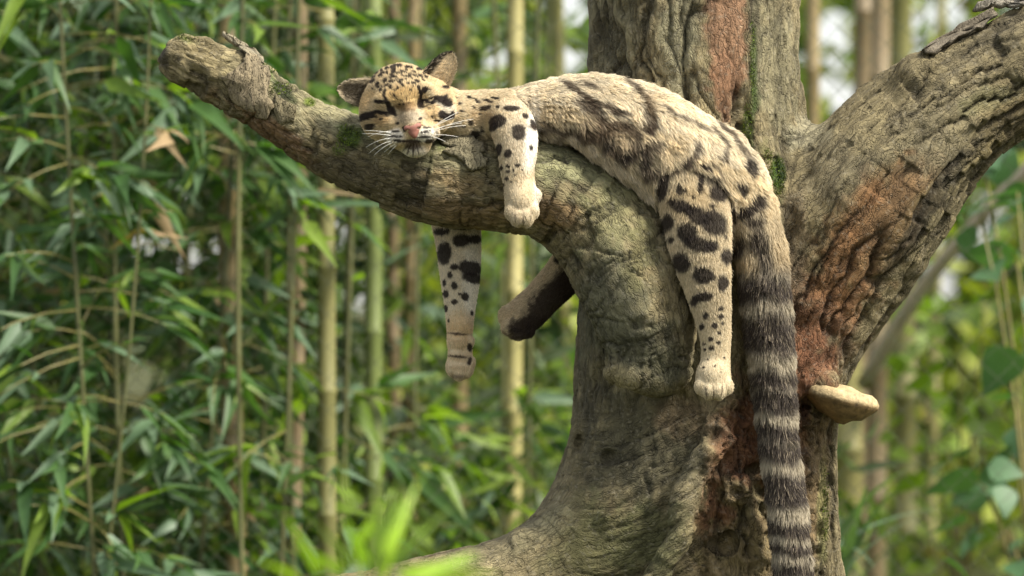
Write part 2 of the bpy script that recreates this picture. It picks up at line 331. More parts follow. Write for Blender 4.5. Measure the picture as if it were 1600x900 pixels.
# colour of the wood: weathered patches, darker undersides, red heartwood, moss
nb = fbm(V * 9, 91, 4)[:, None]; nf = fbm(V * 60, 93, 3)[:, None]
colr = np.array([.24, .19, .12]) * (1 + nb * .35 + nf * .3)
colr = colr * (1 - sstep(.1, .6, fbm(V * 5 + 3, 95, 3))[:, None] * .25 * np.array([.6, .8, 1.2]))
OL, DK, RED, ORG, TAN, GRY, MOSS, PAL = (.17, .15, .075), (.06, .048, .034), (.225, .095, .055), (.28, .125, .06), (.28, .2, .12), (.19, .17, .14), (.06, .105, .015), (.36, .31, .21)
M = [ # upper trunk
 (1135, 60, 30, 150, 0, (.29, .15, .10), .85, .25), (1130, 140, 20, 60, -5, (.27, .14, .09), .8, .3), (1180, 60, 9, 130, 0, DK, .85, .3), (1215, 100, 36, 140, 0, (.25, .22, .155), .6, .4),
 (1060, 100, 30, 100, 0, (.25, .23, .17), .6, .4), (950, 60, 40, 90, 0, (.21, .185, .125), .7, .4), (925, 70, 10, 60, 20, DK, .6, .4),
 (1165, 215, 12, 70, 10, MOSS, .7, .4), (1215, 275, 14, 32, 0, MOSS, 1.0, .3), (1178, 110, 5, 60, 0, MOSS, .6, .5), (1195, 240, 10, 25, 0, OL, .8, .4), (1255, 210, 40, 22, -20, (.36, .32, .25), .6, .4),
 # right limb
 (1420, 250, 160, 60, -52, (.20, .165, .12), .6, .4), (1350, 330, 36, 90, 40, (.24, .16, .09), .6, .4), (1330, 380, 26, 60, 32, ORG, .9, .35), (1310, 440, 30, 46, 20, ORG, .85, .35), (1285, 490, 60, 75, 20, RED, .85, .5), (1380, 350, 40, 90, 42, (.24, .115, .055), .6, .5), (1250, 560, 44, 110, 0, RED, .8, .5), (1335, 400, 56, 110, 32, (.26, .135, .065), .7, .6), (1400, 330, 40, 70, 45, (.22, .13, .07), .6, .6), (1230, 440, 26, 60, 0, (.2, .12, .08), .5, .6), (1275, 590, 30, 40, 0, RED, .6, .4), (1360, 300, 22, 22, 0, ORG, .45, .5),
 (1420, 340, 14, 60, 38, (.23, .15, .08), .6, .4), (1500, 270, 80, 16, -40, (.22, .17, .09), .5, .4), (1560, 150, 70, 18, -20, (.2, .18, .1), .6, .4), (1550, 60, 60, 25, -20, (.21, .17, .12), .6, .4), (1450, 330, 110, 14, -55, DK, .8, .3), (1400, 175, 12, 50, 30, DK, .4, .4),
 (1240, 380, 20, 80, 0, (.2, .15, .11), .6, .4), (1300, 260, 50, 40, -30, (.24, .2, .15), .5, .5),
 # lower trunk
 (1150, 700, 38, 120, 14, RED, .85, .5), (1225, 700, 40, 120, 0, (.22, .11, .06), .5, .5), (1190, 640, 24, 100, 5, RED, .6, .5), (1130, 860, 50, 50, 0, (.22, .13, .07), .5, .6), (1180, 860, 60, 60, 0, (.21, .13, .075), .5, .6), (1265, 640, 24, 80, 0, RED, .5, .5), (1120, 800, 30, 50, 20, RED, .7, .35), (1210, 760, 22, 40, 0, ORG, .8, .3), (1250, 600, 24, 80, 0, (.25, .12, .075), .7, .4), (1275, 700, 14, 120, 0, (.33, .27, .17), .7, .3), (1262, 560, 24, 40, 0, RED, .7, .3), (1270, 740, 22, 120, 0, (.23, .12, .065), .5, .5),
 (1145, 775, 24, 22, 0, (.26, .2, .12), .8, .3), (1150, 860, 60, 40, 0, (.24, .18, .1), .8, .3), (1070, 780, 20, 70, 15, (.26, .21, .14), .7, .3), (1035, 880, 30, 20, -50, (.24, .2, .13), .6, .3), (1285, 800, 8, 80, 0, (.2, .2, .08), .6, .4), (1195, 560, 24, 90, 0, (.16, .08, .05), .5, .5),
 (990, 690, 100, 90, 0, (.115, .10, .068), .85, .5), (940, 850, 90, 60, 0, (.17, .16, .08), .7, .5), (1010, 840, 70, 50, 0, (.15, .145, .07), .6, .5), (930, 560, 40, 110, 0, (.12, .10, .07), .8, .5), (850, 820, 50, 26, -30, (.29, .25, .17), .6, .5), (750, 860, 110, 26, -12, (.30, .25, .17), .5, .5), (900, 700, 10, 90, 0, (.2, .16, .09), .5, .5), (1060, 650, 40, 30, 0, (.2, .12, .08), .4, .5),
 # left limb
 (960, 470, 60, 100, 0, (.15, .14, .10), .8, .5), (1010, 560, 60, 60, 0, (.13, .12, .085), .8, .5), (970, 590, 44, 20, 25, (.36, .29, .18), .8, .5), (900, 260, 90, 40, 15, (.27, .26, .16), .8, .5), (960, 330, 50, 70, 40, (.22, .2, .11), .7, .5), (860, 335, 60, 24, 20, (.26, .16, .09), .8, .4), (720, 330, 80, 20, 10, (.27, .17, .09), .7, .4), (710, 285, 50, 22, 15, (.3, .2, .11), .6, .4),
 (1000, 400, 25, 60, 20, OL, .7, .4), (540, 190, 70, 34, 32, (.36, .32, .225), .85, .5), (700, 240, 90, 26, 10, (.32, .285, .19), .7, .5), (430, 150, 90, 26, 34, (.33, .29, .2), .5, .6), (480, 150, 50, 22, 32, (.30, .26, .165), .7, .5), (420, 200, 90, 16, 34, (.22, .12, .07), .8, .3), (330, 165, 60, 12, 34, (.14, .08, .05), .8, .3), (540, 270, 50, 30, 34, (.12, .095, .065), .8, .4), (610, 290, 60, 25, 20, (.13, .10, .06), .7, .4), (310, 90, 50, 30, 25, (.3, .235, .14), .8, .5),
 (545, 215, 20, 18, 0, MOSS, .9, .5), (530, 235, 14, 10, 0, MOSS, .7, .5), (410, 110, 26, 8, 50, MOSS, .9, .4), (440, 140, 22, 9, 40, (.045, .06, .02), .9, .4), (372, 122, 22, 5, -25, MOSS, .7, .4), (288, 60, 20, 7, 20, (.16, .17, .06), .7, .5), (484, 160, 8, 6, 0, (.16, .22, .02), .8, .4), (690, 225, 12, 12, 0, (.16, .18, .07), .7, .4), (670, 235, 12, 26, 0, (.2, .19, .11), .5, .4), (254, 88, 10, 18, 0, DK, .8, .4),
]
bvh_t = BVHTree.FromPolygons(V.tolist(), [tuple(p.vertices) for p in bm_.polygons])
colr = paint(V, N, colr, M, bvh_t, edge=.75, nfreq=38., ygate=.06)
colr *= (1 + nf * .22)
colr = colr * np.array([.98, 1.02, .88]) * (1 - np.clip(fissure_dark, 0, 1)[:, None] * .62)  # colour darkened in the fissures, grain lines and pits
spk = sstep(.45, .7, vnoise(V * 300, 97))[:, None] * .25; colr = colr * (1 - spk) + np.array([.4, .36, .28]) * spk
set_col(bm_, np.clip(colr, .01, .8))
a = bm_.attributes.new('quv', 'FLOAT_VECTOR', 'POINT'); a.data.foreach_set('vector', quv.ravel())
a = bm_.attributes.new('quv2', 'FLOAT_VECTOR', 'POINT'); a.data.foreach_set('vector', np.stack([V[:, 0] + 3, V[:, 2] + .05 * np.sin(V[:, 0] * 12), V[:, 1]], 1).astype(np.float32).ravel())
a = bm_.attributes.new('mixw', 'FLOAT', 'POINT'); a.data.foreach_set('value', low.astype(np.float32))
m, nt, b, out = new_mat('bark'); LK = nt.links.new
def math_(op, a, c, d=None):
    n = N_(nt, 'Math', operation=op)
    for k, v in enumerate((a, c, d)):
        if v is None: continue
        if isinstance(v, (int, float)): n.inputs[k].default_value = v
        else: LK(v, n.inputs[k])
    return n.outputs[0]
def mrange(v, a, c, d, e):
    n = N_(nt, 'MapRange'); LK(v, n.inputs[0])
    for k, x in enumerate((a, c, d, e)): n.inputs[k + 1].default_value = x
    return n.outputs[0]
at = N_(nt, 'Attribute', attribute_name='Col'); tc = N_(nt, 'TexCoord'); mw = N_(nt, 'Attribute', attribute_name='mixw')
wn = N_(nt, 'TexNoise', s_Scale=30.0, s_Detail=3.0); LK(tc.outputs['Object'], wn.inputs['Vector'])
n2 = N_(nt, 'TexNoise', s_Scale=260.0, s_Detail=6.0, s_Roughness=.7); LK(tc.outputs['Object'], n2.inputs['Vector'])
def grain(attr):
    """long grain and fine fissures running along the limb; returns height and colour factor"""
    qv = N_(nt, 'Attribute', attribute_name=attr); wa = N_(nt, 'VectorMath', operation='MULTIPLY_ADD'); LK(wn.outputs[1], wa.inputs[0]); wa.inputs[1].default_value = (.03, .03, .03); LK(qv.outputs['Vector'], wa.inputs[2])
    def tex(scale, det, rough=.6):
        mp = N_(nt, 'Mapping'); mp.inputs['Scale'].default_value = scale; LK(wa.outputs[0], mp.inputs[0]); n = N_(nt, 'TexNoise', s_Scale=1.0, s_Detail=det, s_Roughness=rough); LK(mp.outputs[0], n.inputs['Vector']); return n.outputs[0]
    a = tex((38, 170, 170), 7.0, .68); f = mrange(math_('ABSOLUTE', math_('SUBTRACT', tex((8, 85, 85), 2.0), .5), 0.0), 0, .035, 0, 1)
    f2 = mrange(math_('ABSOLUTE', math_('SUBTRACT', tex((20, 40, 40), 3.0), .5), 0.0), 0, .018, 0, 1)
    h = math_('MULTIPLY_ADD', a, 1.2, math_('MULTIPLY_ADD', f, .5, math_('MULTIPLY', f2, .35)))
    return h, math_('MULTIPLY', mrange(a, .3, .72, .66, 1.34), math_('MULTIPLY', mrange(f, 0, 1, .74, 1), mrange(f2, 0, 1, .78, 1)))
def mixf(a, c): n = N_(nt, 'Mix', data_type='FLOAT'); LK(mw.outputs['Fac'], n.inputs[0]); LK(a, n.inputs[2]); LK(c, n.inputs[3]); return n.outputs[0]
hA, cA = grain('quv'); hB, cB_ = grain('quv2'); hh = math_('MULTIPLY_ADD', n2.outputs[0], .7, mixf(hA, hB))
bp = N_(nt, 'Bump', s_Strength=1.0, s_Distance=.0046); LK(hh, bp.inputs['Height']); LK(bp.outputs[0], b.inputs['Normal'])
mu = N_(nt, 'VectorMath', operation='SCALE'); LK(at.outputs['Color'], mu.inputs[0]); LK(mixf(cA, cB_), mu.inputs['Scale'])
LK(mu.outputs[0], b.inputs['Base Color']); b.inputs['Roughness'].default_value = .82; b.inputs['Specular IOR Level'].default_value = .3
MAT_BARK = m
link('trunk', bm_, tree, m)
print('tree', len(V), time.time() - T0)

# loose plates of bark, each a piece of its own lying on the limb: outline in the photo, lifted off the wood by its own thickness
def plate(outline, lift, thick, color, curl=0.0, name='bark_plate'):
    o = np.array(outline, float); c = o.mean(0); rings = [0.0, .35, .65, .88, 1.0]; K = len(o) * 3
    oo = np.array([(o[i // 3] * (3 - i % 3) + o[(i // 3 + 1) % len(o)] * (i % 3)) / 3 for i in range(K)])
    oo = oo + NR.normal(0, 1.5, oo.shape); top = []; org = Vector((0, -CAM_D, CAM_Z)); hits = []
    for ri, s in enumerate(rings):
        for q in (oo if s > 0 else oo[:1]):
            p = c + (q - c) * s; d = (Vector(W(p[0], p[1], 0)) - org).normalized(); h, nn, _, _ = bvh_t.ray_cast(org, d)
            hits.append((h, s)); 
    ys = [h.y for h, s in hits if h is not None and h.y < .12]; ym = sum(ys) / max(1, len(ys)); pts = []
    for k, (h, s) in enumerate(hits):
        if h is None or abs(h.y - ym) > .05:
            q = (c if k == 0 else c + (oo[(k - 1) % K] - c) * rings[1 + (k - 1) // K]); h = Vector(W(q[0], q[1], ym + .02))
        pts.append(h)
    n_ = Vector((.15, -.85, .5)).normalized(); Vp = []; 
    for k, h in enumerate(pts):
        s = hits[k][1]; u = float(vnoise(np.array([[h.x * 50, h.y * 50, h.z * 50]]), 3)[0]) * .003 + float(vnoise(np.array([[h.x * 170, h.y * 170, h.z * 170]]), 4)[0]) * .001
        up = max(0, (c[1] - to_px(np.array(h))[1]) / 60.0) * curl
        Vp.append(h + n_ * (lift + thick + u + up + (-.002 if s == 1 else 0)))
    Vb = [v - n_ * (thick if hits[k][1] < 1 else thick * .6 + .0) for k, v in enumerate(Vp)]
    nV = len(Vp); Fc = []
    for j in range(K):
        j2 = (j + 1) % K; Fc.append((0, 1 + j, 1 + j2))
        for r in range(3): a = 1 + r * K; Fc.append((a + j, a + K + j, a + K + j2, a + j2))
    Fb = [tuple(nV + i for i in reversed(f)) for f in Fc]; e = 1 + 3 * K
    Fs = [(e + j, nV + e + j, nV + e + (j + 1) % K, e + (j + 1) % K) for j in range(K)]
    VV = np.array([list(v) for v in Vp + Vb]); me = mesh_from(name, VV, Fc + Fb + Fs)
    cc = np.array(color) * (1 + fbm(VV * 40, 7, 3)[:, None] * .35); set_col(me, np.clip(cc, .02, .7))
    q = VV[:, [2, 0, 1]] * 1.0; a = me.attributes.new('quv', 'FLOAT_VECTOR', 'POINT'); a.data.foreach_set('vector', q.astype(np.float32).ravel())
    return link(name, me, tree, MAT_BARK)
plate([(383, 88), (398, 92), (406, 104), (420, 112), (424, 130), (416, 150), (427, 170), (414, 192), (396, 184), (376, 172), (360, 156), (352, 138), (345, 125), (362, 116), (378, 104)], .004, .006, (.27, .22, .14), .006)
plate([(344, 57), (360, 60), (378, 70), (398, 84), (412, 100), (404, 102), (388, 90), (370, 78), (352, 68)], .006, .006, (.3, .26, .18), .004)
plate([(700, 205), (730, 207), (748, 222), (757, 240), (735, 246), (724, 256), (712, 246), (690, 240), (702, 232), (688, 220)], .003, .006, (.24, .21, .135), .003)
plate([(722, 246), (745, 243), (760, 252), (758, 268), (742, 272), (726, 264)], .004, .007, (.25, .22, .14), .002)
plate([(430, 150), (446, 160), (462, 168), (458, 190), (440, 196), (428, 180)], .001, .005, (.2, .17, .1), .002)
plate([(1548, 20), (1510, 38), (1470, 62), (1440, 82), (1446, 90), (1484, 74), (1522, 52), (1556, 32)], .006, .010, (.2, .17, .125), .006)
plate([(1600, 5), (1570, 4), (1545, 3), (1524, 12), (1520, 24), (1550, 16), (1580, 16), (1600, 14)], .006, .010, (.3, .27, .22), .004)

MAT_FUNGUS, nt, b, out = new_mat('fungus'); at = N_(nt, 'Attribute', attribute_name='Col'); tc = N_(nt, 'TexCoord'); no = N_(nt, 'TexNoise', s_Scale=90.0, s_Detail=6.0, s_Roughness=.65); nt.links.new(tc.outputs['Object'], no.inputs['Vector'])
mr = N_(nt, 'MapRange'); mr.inputs[1].default_value = .3; mr.inputs[2].default_value = .7; mr.inputs[3].default_value = .42; mr.inputs[4].default_value = 1.3; nt.links.new(no.outputs[0], mr.inputs[0]); mu = N_(nt, 'VectorMath', operation='SCALE'); nt.links.new(at.outputs['Color'], mu.inputs[0]); nt.links.new(mr.outputs[0], mu.inputs['Scale']); nt.links.new(mu.outputs[0], b.inputs['Base Color'])
bp = N_(nt, 'Bump', s_Strength=1.0, s_Distance=.003); nt.links.new(no.outputs[0], bp.inputs['Height']); nt.links.new(bp.outputs[0], b.inputs['Normal']); b.inputs['Roughness'].default_value = .7
# shelf fungus on the right edge of the trunk
NS = 44; Vf = []; Ff = []
c0 = W(1311, 620, .06)
for ring, (rr, dz) in enumerate([(0.0, .026), (.3, .025), (.6, .021), (.82, .014), (.94, .007), (1, -.002), (.985, -.010), (.9, -.019), (.75, -.026), (.55, -.033), (.3, -.044), (.1, -.056)]):
    for j in range(NS):
        a = 2 * math.pi * j / NS; wob = 1 + .05 * math.sin(3 * a + 1) + .03 * math.sin(7 * a)
        x = rr * math.cos(a) * .060 * wob; y = rr * math.sin(a) * .050 * wob; dz_ = dz * (.75 if dz > 0 else .8)
        Vf.append((c0[0] + x * .98, c0[1] + y - .02, c0[2] + dz_ - x * .22 + .0035 * math.sin(9 * rr) ))
nr = len(Vf) // NS
for r in range(nr - 1):
    for j in range(NS): Ff.append((r * NS + j, (r + 1) * NS + j, (r + 1) * NS + (j + 1) % NS, r * NS + (j + 1) % NS))
me = mesh_from('shelf_fungus', np.array(Vf), Ff)
Vf = np.array(Vf); rad = np.linalg.norm((Vf - c0 - [0, -.02, 0])[:, :2] / [.076, .062], axis=1); under = (np.arange(len(Vf)) // NS > 5)
cf = np.where(under[:, None], np.array([.22, .14, .055]), np.array([.42, .32, .17])) * (1 + .25 * fbm(Vf * 60, 3, 3)[:, None]); cf = cf * (1 - .25 * (np.sin(rad * 18) > .3)[:, None] * under[:, None])
set_col(me, np.clip(cf, .02, .8)); a = me.attributes.new('quv', 'FLOAT_VECTOR', 'POINT'); a.data.foreach_set('vector', (Vf * .35).astype(np.float32).ravel())
o = link('shelf_fungus', me, tree, MAT_FUNGUS); o['label'] = 'pale tan shelf fungus jutting from the trunk edge'

# moss tufts as short green blades standing on the bark
def moss(spots, per):
    Vm = []; Fm = []; Cm = []; org = Vector((0, -CAM_D, CAM_Z))
    for (px, py, rx, ry) in spots:
        for _ in range(int(per * rx * ry / 100)):
            a = R.random() * 6.28; q = math.sqrt(R.random()); x = px + rx * q * math.cos(a); y = py + ry * q * math.sin(a)
            h, nn, _, _ = bvh_t.ray_cast(org, (Vector(W(x, y, 0)) - org).normalized())
            if h is None: continue
            d = (nn + Vector((R.gauss(0, .5), R.gauss(0, .5), R.gauss(.3, .5)))).normalized() * R.uniform(.002, .006); s = d.cross(Vector((R.random(), R.random(), R.random()))).normalized() * .0007
            b0 = len(Vm); Vm += [h - s, h + s, h + d]; Fm.append((b0, b0 + 1, b0 + 2)); g = R.random(); Cm += [(.06 + .13 * g, .11 + .15 * g, .012)] * 3
    me = mesh_from('moss', np.array([list(v) for v in Vm]), Fm, col=np.array(Cm)); o = link('moss', me, tree, MAT_VC); o['kind'] = 'stuff'
MAT_VC, nt, b, out = new_mat('moss_green'); at = N_(nt, 'Attribute', attribute_name='Col'); nt.links.new(at.outputs['Color'], b.inputs['Base Color']); b.inputs['Roughness'].default_value = .8
moss([(545, 212, 20, 18), (530, 232, 12, 12), (412, 108, 22, 8), (437, 138, 20, 10), (372, 120, 22, 4), (1215, 275, 12, 32), (1200, 250, 8, 20), (1168, 190, 8, 30), (1175, 90, 4, 60), (484, 160, 6, 6), (290, 58, 20, 5), (1290, 790, 5, 60)], 60)

# ================================================================ THE CLOUDED LEOPARD
cat_root = empty('clouded_leopard', W(1000, 290, 0), label='clouded leopard asleep draped along the limb with legs and ringed tail hanging', cat='clouded leopard')
# rows: px, py, depth, radius px, hair length mm
L = {
 'torso': ([(735, 176, -.01, 26, 10), (790, 180, 0, 34, 12), (850, 172, 0, 42, 17), (905, 168, 0, 47, 20), (955, 176, -.005, 52, 22), (1005, 198, -.01, 60, 22), (1060, 236, -.02, 65, 22), (1110, 278, -.025, 66, 20), (1150, 318, -.02, 46, 20)], 1.25, .03),
 'belly': ([(870, 182, -.035, 24, 16), (910, 190, -.045, 30, 18), (960, 218, -.05, 36, 20), (1005, 248, -.06, 36, 20), (1040, 280, -.06, 36, 16)], 1.0, .03),
 'rump': ([(1120, 250, -.02, 40, 20), (1142, 296, -.02, 46, 20), (1150, 340, -.02, 34, 20)], 1.1, .03),
 'neck': ([(655, 160, -.05, 40, 8), (700, 176, -.045, 36, 9), (745, 182, -.03, 36, 10), (785, 178, -.02, 34, 10)], 1.0, .02),
 'near_fore': ([(762, 182, -.03, 34, 8), (792, 186, -.06, 34, 7), (804, 208, -.085, 34, 6), (808, 235, -.098, 30, 6), (808, 260, -.104, 26, 6), (811, 285, -.108, 24, 5), (814, 305, -.112, 25, 5), (815, 325, -.114, 23, 5)], .9, .012),
 'far_fore': ([(770, 185, .06, 36, 8), (722, 240, .11, 40, 8), (712, 330, .11, 38, 8), (716, 375, .105, 35, 7), (719, 430, .10, 31, 6), (719, 480, .10, 24, 5), (718, 515, .10, 20, 5), (719, 545, .10, 19, 5), (719, 568, .10, 16, 5)], .95, .012),
 'near_hind': ([(1070, 275, -.06, 50, 16), (1088, 335, -.095, 50, 14), (1094, 385, -.108, 45, 12), (1104, 440, -.115, 36, 9), (1113, 490, -.118, 28, 7), (1118, 530, -.12, 23, 6), (1118, 560, -.12, 22, 5), (1115, 590, -.125, 25, 5)], .95, .018),
 'far_hind': ([(1040, 280, .06, 46, 14), (960, 360, .10, 42, 10), (905, 402, .10, 34, 8), (878, 433, .10, 31, 8), (848, 465, .10, 28, 8), (824, 488, .10, 29, 7), (809, 500, .10, 25, 6)], .95, .012),
 'tail': ([(1150, 290, -.035, 30, 18), (1175, 340, -.045, 32, 20), (1190, 400, -.05, 31, 22), (1197, 470, -.05, 30, 22), (1205, 550, -.045, 28, 20), (1212, 640, -.045, 25, 18), (1222, 730, -.05, 24, 17), (1233, 820, -.055, 24, 17), (1240, 900, -.06, 24, 17), (1246, 990, -.06, 20, 17), (1250, 1040, -.06, 12, 16)], .95, .02),
}
CC = {k: smooth_chain(v[0], 4) for k, v in L.items()}
F = Field((-.28, -.24, 1.40), (.50, .21, 2.40), .0026)
for k, (p, sy, kk) in L.items(): F.chain(CC[k], kk, sy)
# head frame: a to the photo's right, b up the face, c out of the face
HC = W(636, 168, -.085); fa = math.radians(11)
HB = np.array([-math.sin(fa), -.10, math.cos(fa)]); HB /= np.linalg.norm(HB); HF = np.array([.07, -1, -.10]); HF -= HB * (HF @ HB); HF /= np.linalg.norm(HF); HA = np.cross(HF, HB) * -1
if HA[0] < 0: HA = -HA
HM = [HA, HB, HF]
def Hd(a, b, c): return HC + (HA * a + HB * b + HF * c) / 1000.0
def he(a, b, c, ra, rb, rc, k=.01): F.ellipsoid(Hd(a, b, c), np.array([ra, rb, rc]) / 1000., HM, k)
he(-6, 20, -8, 52, 47, 54, .016); he(-40, 8, -4, 26, 24, 28, .016); he(38, 8, -4, 26, 24, 28, .016); he(0, 2, -6, 63, 34, 50, .016); he(-37, -8, 8, 33, 33, 31, .014); he(36, -9, 8, 33, 33, 31, .014); he(0, -18, 10, 52, 46, 40, .016)
he(-24, 19, 36, 21, 14, 15, .012); he(24, 19, 36, 21, 14, 15, .012); he(0, 16, 34, 24, 24, 20, .012)
for a, b, c, r in ((0, 12, 42, 15), (0, 0, 52, 14.5), (0, -10, 60, 14), (0, -20, 67, 13.5), (0, -27, 70, 11)): he(a, b, c, r, r, r, .009)
he(0, -38, 44, 37, 22, 27, .012); he(-18, -40, 56, 19, 14, 18, .006); he(18, -40, 56, 19, 14, 18, .006)
he(1, -62, 44, 20, 13, 18, .010); he(0, -50, 32, 26, 16, 20, .010)
he(-26, -13, 44, 15, 10, 12, .012); he(26, -13, 44, 15, 10, 12, .012)
he(-26, 2, 62, 17, 10, 12, -.010); he(26, 2, 62, 17, 10, 12, -.010)                # sockets
he(-25, 0, 40, 12, 8, 9, .005); he(25, 0, 40, 12, 8, 9, .005)                  # lids
F.ellipsoid(Hd(0, -55.5, 73), np.array([20, 1.6, 7]) / 1000., HM, -.003)         # mouth
F.ellipsoid(Hd(0, -44, 78), np.array([1.4, 9, 8]) / 1000., HM, -.003)
# paws: palm plus four unequal toes
def paw(ch, spread, toe_r, side, fwd, toes, k=.004):
    e = CC[ch][-1, :3]
    for (dx, dz, dy, r) in toes: F.ellipsoid(e + np.array([dx, dy, dz]) / 1000., np.array([r * .95, r * 1.15, r * 1.15]) / 1000., k=k)
paw('near_hind', 0, 0, 0, 0, [(-1, 0, 2, 27), (-19, -13, -12, 11.5), (-7.5, -19, -18, 12.5), (7, -20, -18, 12.5), (19, -13, -12, 11.5)], .005)
paw('near_fore', 0, 0, 0, 0, [(0, 8, 2, 26), (-15, -6, -13, 11.5), (-6, -15, -18, 12.5), (7, -15, -18, 12.5), (16, -5, -12, 11.5), (22, 20, 0, 9)], .005)
paw('far_fore', 0, 0, 0, 0, [(0, 8, 0, 20), (-11, -8, -11, 10.5), (-1, -15, -14, 11), (10, -11, -11, 10.5), (16, 3, -8, 8.5), (14, 36, -8, 9), (-4, 36, -9, 17), (1, 60, -2, 20), (-6, 14, -12, 12), (0, -3, -4, 20), (9, -4, -6, 14), (-9, -4, -6, 14)], .003)
paw('far_hind', 0, 0, 0, 0, [(0, 0, 0, 27), (-17, 7, -10, 14), (-13, -9, -16, 14), (1, -16, -17, 14), (15, -13, -12, 13)], .003)
for a_ in (((686, 522), (738, 520)), ((690, 562), (736, 565))): F.chain(smooth_chain([(a_[0][0], a_[0][1], .078, 3), ((a_[0][0] + a_[1][0]) / 2, a_[0][1] + 3, .072, 3.5), (a_[1][0], a_[1][1], .078, 3)]), -.004)
V, Q = F.mesh(); del F
me_b = mesh_from('body', V, Q); V = coords_of(me_b); N = normals_of(me_b)
bvh_c = BVHTree.FromPolygons(V.tolist(), Q.tolist())
print('leopard mesh', len(V), time.time() - T0)

# ---- coat pattern, with some crease shade and highlights painted in -------------------------------------------------
BLK, BRN, OCH, CRM, WHT, GRYB = (.028, .020, .016), (.05, .032, .021), (.38, .25, .11), (.56, .44, .27), (.72, .67, .57), (.30, .245, .18)
def crop(rows, s, ox, oy, c=BLK, st=.95, so=.18):
    out = []
    for r in rows:
        x, y, rx, ry = r[:4]; an = r[4] if len(r) > 4 else 0; cc = r[5] if len(r) > 5 else c; t = r[6] if len(r) > 6 else st; f = r[7] if len(r) > 7 else so
        out.append((ox + x / s, oy + y / s, rx / s, ry / s, an, cc, t, f))
    return out
def line(pts, w, c=BLK, st=.9, so=.3):
    out = []
    for (x0, y0), (x1, y1) in zip(pts[:-1], pts[1:]):
        out.append(((x0 + x1) / 2, (y0 + y1) / 2, math.hypot(x1 - x0, y1 - y0) / 2 + w * .7, w, math.degrees(math.atan2(y1 - y0, x1 - x0)), c, st, so))
    return out
